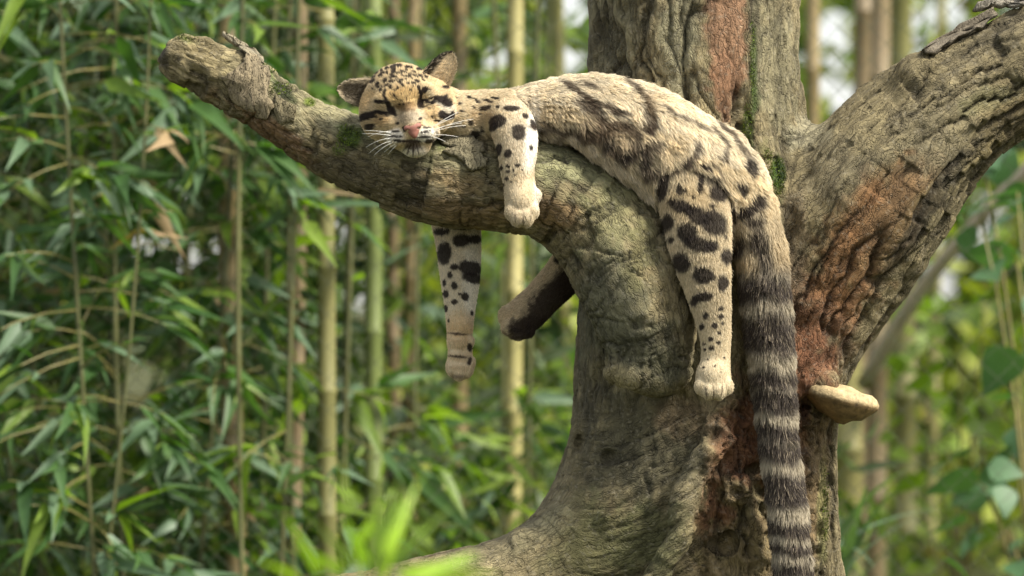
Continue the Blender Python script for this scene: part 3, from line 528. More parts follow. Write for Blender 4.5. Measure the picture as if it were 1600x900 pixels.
HEAD = crop([ # broad soft areas first, shading under the brow painted in
 (500, 480, 110, 90, 0, (.42, .33, .22), .7, .5), (440, 430, 60, 45, 0, (.5, .4, .25), .5, .5), (400, 655, 80, 60, 0, (.72, .67, .58), .9, .35), (660, 640, 95, 58, -15, (.8, .76, .68), .95, .35), (550, 800, 120, 60, 0, WHT, .85, .4),
 (220, 400, 60, 25, -5, CRM, .5, .4), (800, 410, 90, 60, 20, WHT, .7, .4), (850, 300, 40, 60, 20, CRM, .8, .5), (180, 520, 70, 60, 0, (.4, .3, .17), .5, .5), (480, 310, 150, 70, 0, (.55, .39, .17), .7, .5), (720, 430, 50, 50, 0, (.5, .34, .15), .7, .4), (290, 500, 60, 60, 0, (.42, .28, .13), .7, .4), (520, 490, 80, 60, 0, GRYB, .55, .5), (500, 390, 90, 35, 0, (.28, .17, .07), .7, .5)], 5.295, 540, 90) + crop([
 (300, 140, 30, 12, -35), (330, 190, 15, 22, 25), (385, 200, 28, 8, -30), (375, 245, 14, 16), (298, 265, 10, 25, 20), (323, 292, 12, 30, 15), (262, 220, 9, 20, 20), (230, 195, 24, 12, -30), (272, 245, 9, 13), (460, 190, 18, 12), (455, 215, 35, 9, 35), (430, 255, 16, 8, -40), (475, 238, 10, 9),
 (520, 155, 20, 10), (578, 150, 25, 8, 18), (612, 150, 30, 8, 35), (590, 195, 28, 8, 20), (563, 212, 22, 9, 15), (515, 213, 13, 7), (535, 268, 12, 9), (525, 295, 8, 6), (400, 310, 10, 12), (422, 325, 6, 9), (370, 300, 5, 6), (465, 345, 7, 6), (500, 335, 7, 6), (462, 300, 5, 6), (440, 375, 10, 6), (480, 375, 9, 6), (520, 360, 8, 5),
 (605, 100, 22, 12), (520, 85, 30, 11), (440, 75, 30, 14), (395, 100, 14, 40, 10), (440, 130, 30, 9), (385, 160, 26, 9, -25), (350, 100, 18, 8, -30), (480, 120, 22, 7, 10), (560, 120, 22, 7, 15), (350, 225, 9, 12), (405, 270, 7, 7), (555, 240, 9, 6), (500, 180, 12, 6), (640, 190, 16, 7, 35), (660, 160, 18, 8, 30), (240, 165, 18, 8, -30),
 (603, 250, 13, 16), (618, 300, 12, 36, -15), (648, 268, 16, 24, -10), (678, 258, 22, 8, 15), (622, 378, 26, 34, 20), (655, 348, 42, 16, -8), (635, 405, 14, 10, 20), (660, 392, 30, 6, -8, BRN), (700, 366, 36, 15, 0), (735, 330, 40, 11, 5), (785, 350, 64, 30, 18), (845, 380, 30, 28, 35), (800, 325, 30, 12, 5), (825, 330, 12, 20, 0),
 (790, 468, 32, 30, 20), (838, 492, 48, 20, -10), (872, 470, 16, 18), (702, 411, 14, 9, 10), (725, 485, 8, 12), (760, 522, 20, 8),
 (340, 362, 14, 38, -15), (372, 432, 42, 32, 40), (348, 395, 22, 46, -12), (400, 465, 20, 14, 20), (285, 362, 38, 15, 0), (310, 460, 36, 13, -5), (185, 480, 70, 30, -12), (260, 450, 40, 14, -8), (205, 567, 38, 24, 0), (250, 490, 14, 7), (295, 510, 14, 10), (120, 480, 10, 20),
 (620, 500, 13, 14), (425, 545, 14, 15), (650, 570, 14, 6), (610, 560, 12, 24, 20), (484, 600, 16, 24, -20),
 (410, 618, 46, 9, 0), (415, 661, 56, 11, 4), (440, 698, 54, 10, 8), (668, 620, 48, 10, -12), (655, 664, 62, 9, -6), (680, 585, 40, 9, -12), (500, 420, 60, 16, 0, (.16, .1, .05), .7, .5), (700, 695, 40, 16, -15, BRN), (550, 700, 80, 13, 0, (.035, .022, .02)), (555, 735, 70, 36, 0, (.09, .065, .05), .9, .4), (560, 770, 6, 50, 0, BRN), (525, 765, 6, 40, 15, BRN, .8), (595, 765, 6, 40, -15, BRN, .8), (495, 755, 5, 30, 30, BRN, .6), (625, 755, 5, 30, -30, BRN, .6), (340, 95, 18, 8, -35), (470, 58, 22, 8, 0), (560, 65, 22, 8, 8), (420, 60, 18, 9, -20), (610, 80, 14, 7, 20), (650, 125, 16, 8, 40), (500, 105, 16, 7, 0), (300, 115, 14, 8, -40), (365, 65, 16, 8, -25), (470, 150, 14, 7, 20), (545, 175, 12, 6, 15), (330, 240, 8, 12, 20), (345, 130, 10, 12, -20), (420, 165, 12, 8, -30), (818, 250, 24, 14, 0)], 5.295, 540, 90)
BODY = crop([(330, 420, 70, 150, 8, (.6, .52, .4), .6, .5), (375, 440, 32, 170, 8, (.8, .76, .68), .95, .4), (330, 300, 90, 30, 0, (.7, .63, .5), .5, .5), (330, 650, 80, 60, 0, (.55, .45, .3), .7, .5), (400, 690, 20, 80, 0, (.72, .66, .55), .8, .5), (330, 780, 60, 40, 0, (.48, .4, .28), .6, .5), (150, 350, 60, 40, 0, OCH, .4, .5)], 2.857, 700, 60) + crop([  # pale inner fur, sunlit right edge of the leg painted white with it
 (285, 313, 36, 14, 0), (222, 370, 38, 30, 0), (205, 395, 18, 24, 30), (315, 420, 33, 38), (345, 347, 16, 12, 20), (380, 387, 12, 27, -20), (225, 500, 17, 30, 15), (268, 515, 21, 18, -20), (370, 488, 9, 14), (165, 312, 30, 12, -10), (222, 306, 9, 7), (310, 567, 15, 7), (200, 465, 10, 8), (240, 580, 7, 12), (268, 572, 10, 6), (270, 595, 12, 6), (292, 590, 6, 5), (225, 600, 6, 12), (262, 627, 11, 10),
 (300, 610, 6, 4), (330, 590, 6, 4), (280, 640, 5, 4), (250, 655, 5, 6), (100, 375, 10, 12), (55, 290, 9, 6), (60, 322, 7, 6), (130, 280, 22, 8, 30), (115, 310, 7, 8), (122, 425, 28, 18, 0), (155, 405, 8, 17), (80, 345, 6, 5), (40, 330, 6, 8), (95, 265, 14, 6, 30), (180, 280, 24, 6, 15), (210, 268, 20, 6, 10), (70, 390, 8, 6), (145, 340, 7, 5), (35, 265, 10, 5)], 2.857, 700, 60)
FB = (.062, .04, .025)
def sc(pts): return [(700 + x / 2.857, 60 + y / 2.857) for x, y in pts]
BODY += line(sc([(590, 290), (650, 320), (700, 375), (690, 430), (640, 440), (600, 420)]), 9, FB, .85, .4) + line(sc([(700, 440), (740, 395), (800, 400), (850, 430)]), 8, FB, .88, .4) + line(sc([(700, 470), (760, 510), (810, 540), (835, 510), (850, 450)]), 9, BRN, .8, .5)
BODY += line(sc([(900, 540), (880, 500), (930, 470)]), 8, BRN, .8, .4) + line(sc([(870, 560), (900, 610), (945, 600)]), 9, BRN, .8, .5) + line(sc([(790, 190), (850, 240), (885, 290), (912, 340), (925, 385)]), 5, FB, .8, .5) + line(sc([(925, 385), (905, 415), (870, 395)]), 8, BRN, .85, .4) + line(sc([(885, 330), (905, 370)]), 7, FB, .72, .45)
BODY += line(sc([(510, 200), (580, 240), (640, 290), (710, 310), (780, 350)]), 5, FB, .88, .4) + line(sc([(990, 615), (1060, 575), (1110, 535), (1118, 460)]), 5, BRN, .85, .4) + line(sc([(1060, 570), (1080, 545)]), 8, BRN, .8, .4) + line(sc([(950, 310), (1010, 350), (1090, 380), (1170, 430)]), 3.2, FB, .7, .5) + line(sc([(1165, 400), (1200, 440), (1240, 480), (1230, 540), (1200, 545)]), 4, BRN, .75, .5) + line(sc([(1190, 380), (1260, 450), (1310, 520), (1340, 600)]), 3.2, BRN, .75, .5) + line(sc([(1100, 310), (1200, 380), (1290, 470), (1360, 560)]), 3.4, FB, .72, .45) + line(sc([(1230, 380), (1320, 460), (1380, 560)]), 3, FB, .5, .5)
BODY += line(sc([(420, 185), (480, 175), (520, 190)]), 6, FB, .6, .6) + line(sc([(600, 172), (700, 170), (780, 165)]), 3.5, FB, .7, .5) + line(sc([(880, 180), (960, 230), (1050, 275)]), 3.5, FB, .72, .45) + line(sc([(950, 470), (935, 510)]), 7, BRN, .7, .4) + line(sc([(600, 210), (680, 230)]), 4, FB, .72, .45) + line(sc([(720, 300), (760, 330), (820, 350)]), 4, FB, .7, .5) + line(sc([(430, 370), (490, 400), (560, 410)]), 4, FB, .72, .45) + line(sc([(940, 410), (1000, 440), (1060, 500)]), 3, FB, .3, .6) + line(sc([(1150, 560), (1200, 580), (1230, 640)]), 3.5, BRN, .7, .4) + line(sc([(1100, 580), (1130, 640), (1135, 690)]), 4, BRN, .75, .4)
BODY += crop([(650, 400, 60, 42, 20, (.2, .14, .085), .6, .6), (770, 450, 62, 45, 25, (.24, .17, .10), .5, .6), (905, 395, 26, 34, 0, FB, .8, .5), (800, 528, 26, 20, -20, BLK, .85, .4), (880, 548, 22, 28, 0, BLK, .85, .4), (725, 465, 22, 26, 30, BLK, .75, .5), (900, 300, 22, 60, -20, (.3, .22, .13), .4, .6), (470, 180, 60, 20, 0, (.2, .13, .08), .5, .6), (1180, 640, 34, 26, 0, BLK, .8, .4)], 2.857, 700, 60) + line(sc([(500, 430), (540, 400), (600, 420)]), 5, FB, .7, .5) + line(sc([(360, 395), (420, 405), (450, 400)]), 4, BRN, .7, .5)
HIND = crop([(250, 700, 70, 100, 0, (.56, .47, .33), .6, .5), (310, 800, 60, 60, 0, (.54, .46, .32), .8, .5), (370, 300, 14, 100, 0, (.66, .56, .4), .5, .5), (240, 250, 80, 60, 0, (.52, .4, .22), .5, .5)], 2.044, 960, 200) + crop([
 (160, 190, 16, 48, 8), (175, 302, 18, 28), (330, 212, 30, 28, 10), (215, 252, 42, 20, 22), (265, 280, 46, 26, 30), (315, 305, 46, 38, 45), (235, 335, 30, 32, 20), (270, 372, 55, 24, 16), (310, 380, 22, 18), (217, 430, 26, 34, -30), (285, 472, 36, 27, 10), (345, 498, 18, 27), (355, 412, 18, 26), (285, 540, 32, 17, -5), (256, 556, 12, 15),
 (210, 200, 10, 20), (275, 180, 9, 40, 8), (290, 130, 20, 8, 30), (292, 600, 9, 13), (340, 578, 9, 7), (340, 604, 10, 8), (320, 632, 10, 9), (280, 636, 8, 11), (345, 625, 5, 5), (335, 656, 6, 6), (308, 675, 9, 8), (333, 686, 8, 6), (310, 704, 9, 8), (290, 708, 5, 5), (288, 690, 6, 5), (378, 275, 12, 25), (185, 356, 11, 11), (310, 250, 10, 8), (225, 205, 6, 8),
 (300, 740, 4, 4), (320, 760, 4, 4), (285, 765, 4, 4), (350, 735, 4, 4), (340, 780, 3, 3), (300, 790, 3, 3), (270, 740, 3, 4), (380, 360, 8, 10), (350, 350, 7, 7), (255, 225, 6, 5),
 (450, 232, 22, 20), (415, 262, 30, 20, -30), (405, 195, 9, 18), (425, 130, 18, 30, -25), (390, 180, 14, 8, 30)], 2.044, 960, 200)
TAILM = crop([(170, 180, 34, 22, -30), (110, 100, 16, 24), (160, 240, 40, 28, 10), (185, 330, 40, 60, -10), (215, 430, 26, 70, -12), (110, 350, 26, 60), (120, 190, 30, 14, 0)], 2.8125, 1120, 260, so=.5) + crop([(130, 450, 55, 50, 0, CRM, .9, .4), (270, 420, 26, 90, -14, (.36, .28, .17), .8, .5), (250, 280, 22, 50, -10, (.34, .27, .17), .6, .5)], 2.8125, 1120, 260)
FORE2 = crop([(170, 450, 90, 200, 0, (.66, .58, .45), .8, .4), (235, 480, 34, 180, 0, (.82, .77, .68), .85, .5), (190, 650, 60, 60, 0, (.58, .42, .23), .8, .5), (190, 760, 60, 60, 0, (.62, .49, .32), .7, .5)], 2.37, 640, 240) + crop([  # pale fur, with a white highlight painted along the right edge
 (130, 370, 27, 42, 0), (190, 322, 32, 26), (240, 318, 28, 16), (225, 425, 48, 28, 10), (235, 462, 42, 20, 10), (150, 450, 10, 13), (165, 490, 12, 15), (130, 480, 8, 13), (135, 520, 12, 15), (166, 550, 13, 10), (205, 530, 14, 18, -30), (135, 575, 8, 13), (185, 520, 6, 6), (95, 330, 12, 34), (165, 420, 16, 12), (230, 590, 6, 10), (145, 620, 5, 7), (180, 668, 40, 5, 5, BRN, .9, .4), (180, 752, 42, 5, 5, BRN, .9, .4), (180, 826, 26, 8, 0, (.2, .15, .11), .7, .5), (120, 290, 30, 14), (190, 270, 40, 14), (222, 718, 9, 18), (222, 770, 9, 17, 15), (238, 632, 7, 15)], 2.37, 640, 240)  # spots, and the shade in the paw folds painted as dark lines
HIND2 = crop([(480, 520, 200, 130, -42, (.56, .45, .30), .8, .4), (540, 552, 165, 74, -44, (.05, .035, .026), .96, .22), (620, 480, 90, 80, -42, (.045, .03, .022), .96, .25), (450, 650, 95, 46, -8, (.05, .035, .026), .96, .22), (560, 395, 26, 16, 0), (395, 655, 26, 10, 0, BLK, .8, .3), (440, 650, 10, 22, 10, BLK, .7, .3), (380, 620, 8, 18, 10, BLK, .6, .3)], 2.37, 640, 240)  # dark sole fur; gaps between the toes painted black
E = 7.26
HEADX = crop([(400, 640, 70, 110, 10, (.52, .37, .19), .6, .5), (480, 560, 60, 60, 0, (.55, .40, .2), .6, .5), (1230, 450, 90, 60, 20, (.62, .48, .28), .6, .5), (560, 440, 18, 26, 20), (470, 400, 40, 14, -20), (545, 330, 34, 14, -40), (500, 500, 14, 22, 10), (620, 330, 26, 10, -30), (740, 300, 16, 40, 10), (900, 330, 34, 10, 5), (960, 350, 36, 11, 20), (1030, 350, 36, 11, 35), (870, 360, 30, 10, 5), (990, 420, 34, 12, 25), (700, 340, 30, 10, -25), (760, 400, 30, 9, -30), (690, 410, 30, 10, -30), (820, 300, 24, 9, 0), (1060, 330, 26, 10, 40), (650, 270, 30, 12, -30), (590, 350, 26, 16, -40), (900, 262, 44, 14, 5), (1010, 285, 26, 14, 10), (780, 240, 30, 10, 0), (700, 260, 14, 26, 0), (840, 470, 14, 12), (920, 515, 14, 12), (735, 575, 12, 14), (700, 485, 16, 18), (800, 440, 26, 12, 50), (580, 510, 14, 26, 20), (630, 530, 13, 30, 15), (620, 580, 12, 16, 0), (580, 700, 60, 25, -5, CRM, .7, .4), (1130, 545, 60, 28, 30, (.66, .58, .42), .8, .4), (1180, 745, 70, 60, 0, (.6, .47, .28), .7, .4), (1340, 710, 40, 40, 0, WHT, .8, .4), (830, 672, 150, 28, -8, (.15, .09, .04), .75, .6), (1000, 800, 110, 90, 0, (.46, .40, .31), .6, .5),  # includes the brown brow shading put into the fur colour
 (1035, 640, 44, 60, 10), (1080, 618, 62, 24, -10), (1150, 648, 60, 26, 5), (1240, 620, 90, 38, 20), (1322, 655, 52, 55, 60), (1010, 480, 22, 28), (1035, 545, 20, 60, -15), (1075, 510, 36, 40, 20), (1290, 800, 84, 42, 10), (1372, 780, 28, 34), (1140, 708, 30, 14, 10, BRN, .7, .4),
 (640, 640, 28, 50, -10), (690, 742, 52, 55, 45), (560, 640, 52, 26, 0), (420, 812, 110, 42, -20), (520, 760, 74, 22, -15), (600, 762, 50, 18, 0), (640, 795, 28, 24), (1300, 485, 34, 20, 0), (1090, 300, 60, 24, -25)], E, 515, 70)
HEADX = [(a, b, c * .92, d * .92, e, f, g, h) for (a, b, c, d, e, f, g, h) in HEADX]
HEAD = [(a, b, c * (1.15 if c < 5 else 1.05), d * (1.2 if c < 5 else 1.05), e, f, g, h) for (a, b, c, d, e, f, g, h) in HEAD]
HIND += line([(1102, 604), (1105, 622)], 1.0, BRN, .75, .5) + line([(1114, 602), (1115, 624)], 1.0, BRN, .75, .5) + line([(1129, 601), (1127, 621)], 1.0, BRN, .75, .5)  # shade in the hind toe gaps painted as thin dark lines
BODY += line([(805, 332), (806, 350)], 1.0, BRN, .6, .5) + line([(818, 334), (818, 353)], 1.0, BRN, .6, .5) + line([(830, 330), (829, 348)], 1.0, BRN, .6, .5)  # near forepaw: toe gaps shaded by painted lines
MARKS = BODY + HIND + FORE2 + HIND2 + TAILM
TB = np.array([(380, .4), (400, .55), (412, .75), (425, .3), (437, .8), (445, 1), (462, 1), (472, .2), (486, .0), (496, .7), (505, 1), (545, 1), (556, .2), (572, 0), (580, .7), (590, 1), (602, 1), (607, .45), (614, 1), (636, 1), (646, .1), (660, 0), (670, .9), (681, 1), (690, .6), (700, 1), (716, 1), (724, .1), (737, 0), (746, .9), (754, 1), (786, 1), (797, .1), (809, 0), (817, 1), (834, 1), (841, .1), (848, .1), (853, 1), (864, 1), (870, .1), (879, .1), (886, 1), (900, 1), (906, .1), (914, .1), (920, 1), (940, 1), (948, .1), (960, 1), (1040, 1)])
def coat(P, N):
    n = len(P); bd = np.full(n, 9., np.float32); who = np.zeros(n, int); uvw = np.zeros((n, 3), np.float32); ax = np.zeros((n, 3), np.float32); hl = np.zeros(n, np.float32)
    names = list(CC)
    for i, k in enumerate(names):
        d, t, u, a, e = bone_coords(P, CC[k], L[k][1]); m = d < bd; bd[m] = d[m]; who[m] = i; uvw[m] = u[m]; ax[m] = a[m]; hl[m] = e[m, 4]
    hd = P - HC; ha, hb, hc = hd @ HA * 1000, hd @ HB * 1000, hd @ HF * 1000
    head = (np.sqrt((ha / 84) ** 2 + (hb / 88) ** 2 + ((hc - 5) / 95) ** 2) < 1.0) & (bd > -.004) | (hc > 30) & (np.abs(ha) < 80) & (np.abs(hb) < 90)
    who[head] = len(names); hl[head] = 8.5 + 3.0 * sstep(42, 62, np.abs(ha[head])) + 2.0 * sstep(45, 65, hb[head]); 
    body = np.isin(who, [names.index(x) for x in ('torso', 'belly', 'rump')]); tail = who == names.index('tail')
    st = fbm(uvw * np.array([30, 130, 130]) + 5, 21, 2)[:, None]; lo = fbm(P * 22, 23, 2)[:, None]
    c = np.tile(np.array([.56, .47, .32]), (n, 1)) * (1 + lo * .18); c[head] *= np.array([1.0, .95, .86])
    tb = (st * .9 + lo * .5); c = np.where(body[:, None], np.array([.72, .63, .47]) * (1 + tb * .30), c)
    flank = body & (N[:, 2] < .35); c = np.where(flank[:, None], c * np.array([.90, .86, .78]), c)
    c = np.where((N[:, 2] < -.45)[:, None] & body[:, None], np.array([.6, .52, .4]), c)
    # clouds and spots on the sides the camera does not see
    f1, f2, idc = worley(P * 26, 33); hid = (N[:, 1] > .25) & ~tail
    ring = (f2 - f1 < .16) & body | (f1 < .33) & ~body
    c = np.where((hid & ring)[:, None], np.array(BRN), c)
    c = paint(P, N, c, MARKS, bvh_c, edge=.24, seed=5, nfreq=230., ygate=.012); c = paint(P, N, c, HEAD[:14] + HEADX + HEAD[14:], bvh_c, edge=.13, seed=8, nfreq=300., ygate=.012)
    _, py = to_px(P); wob = fbm(P * 55, 27, 3) * 13 + np.sin(np.arctan2(P[:, 1] + .05, P[:, 0] - .41) * 2) * 3
    dk = np.interp(py + wob, TB[:, 0], TB[:, 1]) * sstep(395, 425, py)
    ct = np.array([.50, .44, .33]) * (1 + lo * .2); cd_ = np.array([.052, .040, .034])
    f = (np.clip(dk, 0, 1) ** .55 * .97)[:, None]; ct = ct * (1 - f) + cd_ * f; g = (sstep(400, 440, py) * tail)[:, None]; c = c * (1 - g) + ct * g
    return np.clip(c, .008, .9), who, ax, hl, head, ha, hb, hc, uvw
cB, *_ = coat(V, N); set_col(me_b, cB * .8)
m, nt, b, out = new_mat('skin'); at = N_(nt, 'Attribute', attribute_name='Col'); nt.links.new(at.outputs['Color'], b.inputs['Base Color']); b.inputs['Roughness'].default_value = .9; b.inputs['Specular IOR Level'].default_value = .1
MAT_SKIN = m; link('body', me_b, cat_root, m)
# fur shader
m, nt, b, out = new_mat('fur'); at = N_(nt, 'Attribute', attribute_name='Col'); hi = N_(nt, 'HairInfo')
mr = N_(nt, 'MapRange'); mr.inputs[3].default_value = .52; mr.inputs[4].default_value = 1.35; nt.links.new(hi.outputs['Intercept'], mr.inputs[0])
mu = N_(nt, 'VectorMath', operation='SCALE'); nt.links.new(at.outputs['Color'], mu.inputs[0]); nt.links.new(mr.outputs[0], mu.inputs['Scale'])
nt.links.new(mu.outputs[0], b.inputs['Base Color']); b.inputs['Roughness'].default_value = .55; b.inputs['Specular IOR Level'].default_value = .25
tr = N_(nt, 'BsdfTranslucent'); nt.links.new(mu.outputs[0], tr.inputs[0]); ms = N_(nt, 'MixShader'); ms.inputs[0].default_value = .3
nt.links.new(b.outputs[0], ms.inputs[1]); nt.links.new(tr.outputs[0], ms.inputs[2]); nt.links.new(ms.outputs[0], out.inputs[0]); MAT_FUR = m

def make_curves(name, pos, rad, col, parent, mat):
    n, k, _ = pos.shape; hc = bpy.data.hair_curves.new(name); hc.add_curves([k] * n)
    hc.points.foreach_set('position', pos.astype(np.float32).ravel())
    a = hc.attributes.get('radius') or hc.attributes.new('radius', 'FLOAT', 'POINT'); a.data.foreach_set('value', rad.astype(np.float32).ravel())
    c = np.ones((n, 4), np.float32); c[:, :3] = col; a = hc.attributes.new('Col', 'FLOAT_COLOR', 'CURVE'); a.data.foreach_set('color', c.ravel())
    hc.materials.append(mat); o = bpy.data.objects.new(name, hc); COL.objects.link(o); o.parent = parent; o.matrix_parent_inverse = Matrix.Translation(-Vector(parent.location)); o['kind'] = 'stuff'
    return o
def sample(V, Nn, T, n, wgt=None):
    a = np.linalg.norm(np.cross((V[T[:, 1]] - V[T[:, 0]])[:, :3], (V[T[:, 2]] - V[T[:, 0]])[:, :3]), axis=1) * (1 if wgt is None else wgt)
    t = np.searchsorted(np.cumsum(a) / a.sum(), NR.random(n)).clip(0, len(T) - 1); r1 = np.sqrt(NR.random(n))[:, None]; r2 = NR.random(n)[:, None]
    i, j, k = T[t, 0], T[t, 1], T[t, 2]; f = lambda A: A[i] * (1 - r1) + A[j] * r1 * (1 - r2) + A[k] * r1 * r2
    p = f(V); nn = f(Nn); return p, nn / (np.linalg.norm(nn, axis=1)[:, None] + 1e-9)
def nrm(v): return v / (np.linalg.norm(v, axis=1)[:, None] + 1e-9)
NH = 330000
T = np.vstack([Q[:, [0, 1, 2]], Q[:, [0, 2, 3]]]); tn = N[T[:, 0]]; tc_ = V[T].mean(1)
hd_ = (np.linalg.norm(tc_ - HC, axis=1) < .1) & (tn[:, 1] < .3)
wgt = np.where(tn[:, 1] > .45, .22, 1.0) * np.where(hd_, 2.3, 1.0)
P, NN = sample(V, N, T, NH, wgt)
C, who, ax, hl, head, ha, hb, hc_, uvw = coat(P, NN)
names = list(CC); tail = who == names.index('tail'); body = np.isin(who, [names.index(x) for x in ('torso', 'belly', 'rump')])
flow = ax.copy(); flow += np.array([0, 0, -.35]) * body[:, None]
nose = Hd(0, -22, 72); hf = nrm(P - nose) + nrm(P - HC) * .2; low = (hb < -52) & head; hf[low] += np.array([0, -.2, -.6]); flow[head] = hf[head]
flow = nrm(flow - NN * (flow * NN).sum(1)[:, None])
lift = np.where(body, .62, np.where(tail, .75, .28)); lift = np.where(head, .34, lift)
C2, *_ = coat(P + flow * (hl / 1000. * np.where(body | tail, .5, .6))[:, None], NN); C = C2
jit = np.stack([vnoise(P * 75, 101), vnoise(P * 75 + 7, 102), vnoise(P * 75 + 13, 103)], 1) * np.where(tail, .45, np.where(body, .45, .14))[:, None] + NR.normal(0, 1, P.shape) * np.where(head, .10, .17)[:, None]
D = nrm(flow + NN * lift[:, None] + jit)
Lh = hl / 1000. * NR.uniform(.65, 1.12, NH)
muzz = head & (np.abs(ha) < 34) & (hb < 14) & (hc_ > 35); Lh[muzz] *= .5; 
# clumps: tips lean towards the middle of their cell
def clump(P, tip, cell, amt):
    key = np.floor((P + NR.normal(0, cell * .18, P.shape)) / cell).astype(np.int64); _, inv = np.unique(key @ np.array([1, 100003, 10000600009]), return_inverse=True); inv = inv.ravel()
    cnt = np.bincount(inv)[:, None]; cen = np.stack([np.bincount(inv, tip[:, i]) for i in range(3)], 1) / cnt
    return tip + (cen[inv] - tip) * amt[:, None]
tip = P + D * Lh[:, None]; tip[:, 2] -= Lh * np.where(body | tail, .22, .05)
tip = clump(P, tip, .0065, np.where(body, .55, np.where(tail, .5, .15))); K = 5
mid = P + nrm(flow * .6 + NN * (lift * 1.5)[:, None]) * (Lh * .5)[:, None]
s = np.linspace(0, 1, K)[None, :, None]
pos = P[:, None] * (1 - s) ** 2 + mid[:, None] * 2 * s * (1 - s) + tip[:, None] * s * s - NN[:, None] * .0008
base_r = np.where(body | tail, .00042, .00036); rad = base_r[:, None] * np.array([1, .95, .8, .55, .15])[None]
ton = np.where(head, NR.uniform(.62, 1.38, NH), NR.uniform(.75, 1.25, NH))[:, None]; C = C * ton; lum = C.mean(1)
pale = (NR.random(NH) < np.where(tail, .12, np.where(body, .06, .0))) & (lum < .15); C[pale] = np.array([.34, .28, .2]) * ton[pale]
drk = (NR.random(NH) < np.where(body, .10, 0)); C[drk] *= .45
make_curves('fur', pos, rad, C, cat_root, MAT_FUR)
print('fur', time.time() - T0)

# ears: cupped shells with their own fur
def ear(base, tipdir, across, face, Hh, Wd, cup, dark_side):
    base = np.array(base); v_ = tipdir / np.linalg.norm(tipdir); u_ = across - v_ * (across @ v_); u_ /= np.linalg.norm(u_); f_ = np.array(face, float); f_ -= v_ * (f_ @ v_) + u_ * (f_ @ u_); f_ /= np.linalg.norm(f_)
    nu, nv = 13, 12; Vv = []
    for side in (0, 1):
        for j in range(nv):
            v = j / (nv - 1); wv = Wd * math.sqrt(max(0.02, 1 - v ** 2.6)) * (1 - .12 * v)
            for i in range(nu):
                u = -1 + 2 * i / (nu - 1); th = .0035 * (1 - u * u) * (1 - v * .6) + .0004
                Vv.append(base + u_ * u * wv + v_ * (v * Hh - .006 * (1 - v)) - f_ * (cup * (1 - u * u) * (1 - .55 * v)) - f_ * (side * th))
    Vv = np.array(Vv); Fq = []; o_ = nu * nv
    for j in range(nv - 1):
        for i in range(nu - 1):
            a = j * nu + i; Fq.append((a, a + 1, a + nu + 1, a + nu)); Fq.append((o_ + a, o_ + a + nu, o_ + a + nu + 1, o_ + a + 1))
    rim = [j * nu for j in range(nv)][::-1] + [i for i in range(nu)] + [j * nu + nu - 1 for j in range(nv)] + [(nv - 1) * nu + i for i in range(nu)][::-1]
    for a, b in zip(rim, rim[1:] + rim[:1]):
        if a != b: Fq.append((a, o_ + a, o_ + b, b))
    nn = np.cross(Vv[Fq[0][1]] - Vv[Fq[0][0]], Vv[Fq[0][2]] - Vv[Fq[0][0]])
    if nn @ f_ < 0: Fq = [tuple(reversed(q)) for q in Fq]
    me = mesh_from('ear', Vv, Fq); n = len(Vv); inner = np.arange(n) < o_; uu = np.tile(np.linspace(-1, 1, nu), nv * 2); vv = np.tile(np.repeat(np.linspace(0, 1, nv), nu), 2)
    cin = np.array([.15, .12, .08] if dark_side < 0 else [.66, .57, .42])[None] * (1 + .4 * fbm(Vv * 90, 5, 2)[:, None]); edge = (np.abs(uu) > .8) | (vv > .85); cin[edge] = (.5, .42, .29); dm = ((uu * dark_side > .15) * 1.0) * (vv < .8) if dark_side < 0 else ((uu < -.62) * 1.0); cin = np.where(dm[:, None] > 0, cin * (.5 if dark_side < 0 else .08), cin)  # left ear inside coloured as shaded, right ear inside as sunlit
    cc = np.where(inner[:, None], cin, np.array([.03, .022, .018])); tm = (~inner) & (vv < .25); cc[tm] = (.4, .3, .17); set_col(me, cc)
    eo = link('ear', me, cat_root, MAT_SKIN)
    Nv = normals_of(me); T = np.array([(q[0], q[1], q[2]) for q in Fq] + [(q[0], q[2], q[3]) for q in Fq])
    nh = 9000; p, nn = sample(np.hstack([Vv, cc]), np.hstack([Nv, Nv]), T, nh); cch = p[:, 3:]; p = p[:, :3]; nn = nrm(nn[:, :3])
    isin = nn @ f_ > .1; rel = (p - base) @ u_ / Wd; d = nrm(v_ * 1.0 + np.outer(-rel, u_) * .5 * isin[:, None] + nn * np.where(isin, .45, .25)[:, None] + NR.normal(0, .22, p.shape))
    ln = np.where(isin, .010, .004) * NR.uniform(.5, 1.1, nh); hv = (p - base) @ v_ / Hh; ln *= np.where(isin, np.clip(1.25 - hv, .3, 1), 1)
    s = np.linspace(0, 1, 4)[None, :, None]; pos = p[:, None] + d[:, None] * ln[:, None, None] * s; rad = np.tile(np.array([.00034, .0003, .00024, .0001]), (nh, 1))
    C = cch * NR.uniform(.55, 1.45, nh)[:, None]; pl = isin & (NR.random(nh) < .22) ; C[pl] = np.array([.55, .47, .36]) * (.62 if dark_side < 0 else .95)
    make_curves('ear_fur', pos, rad, C, eo, MAT_FUR)
X = np.array
ear(W(581, 147, -.075), X([-1, .0, .16]) + 0, X([.12, 0, 1.0]), (-.25, -1, .1), .052, .024, .010, -1)
ear(W(681, 124, -.075), X([.54, .0, .80]), X([.66, .6, -.42]), (.95, -1, .35), .048, .028, .005, 1)

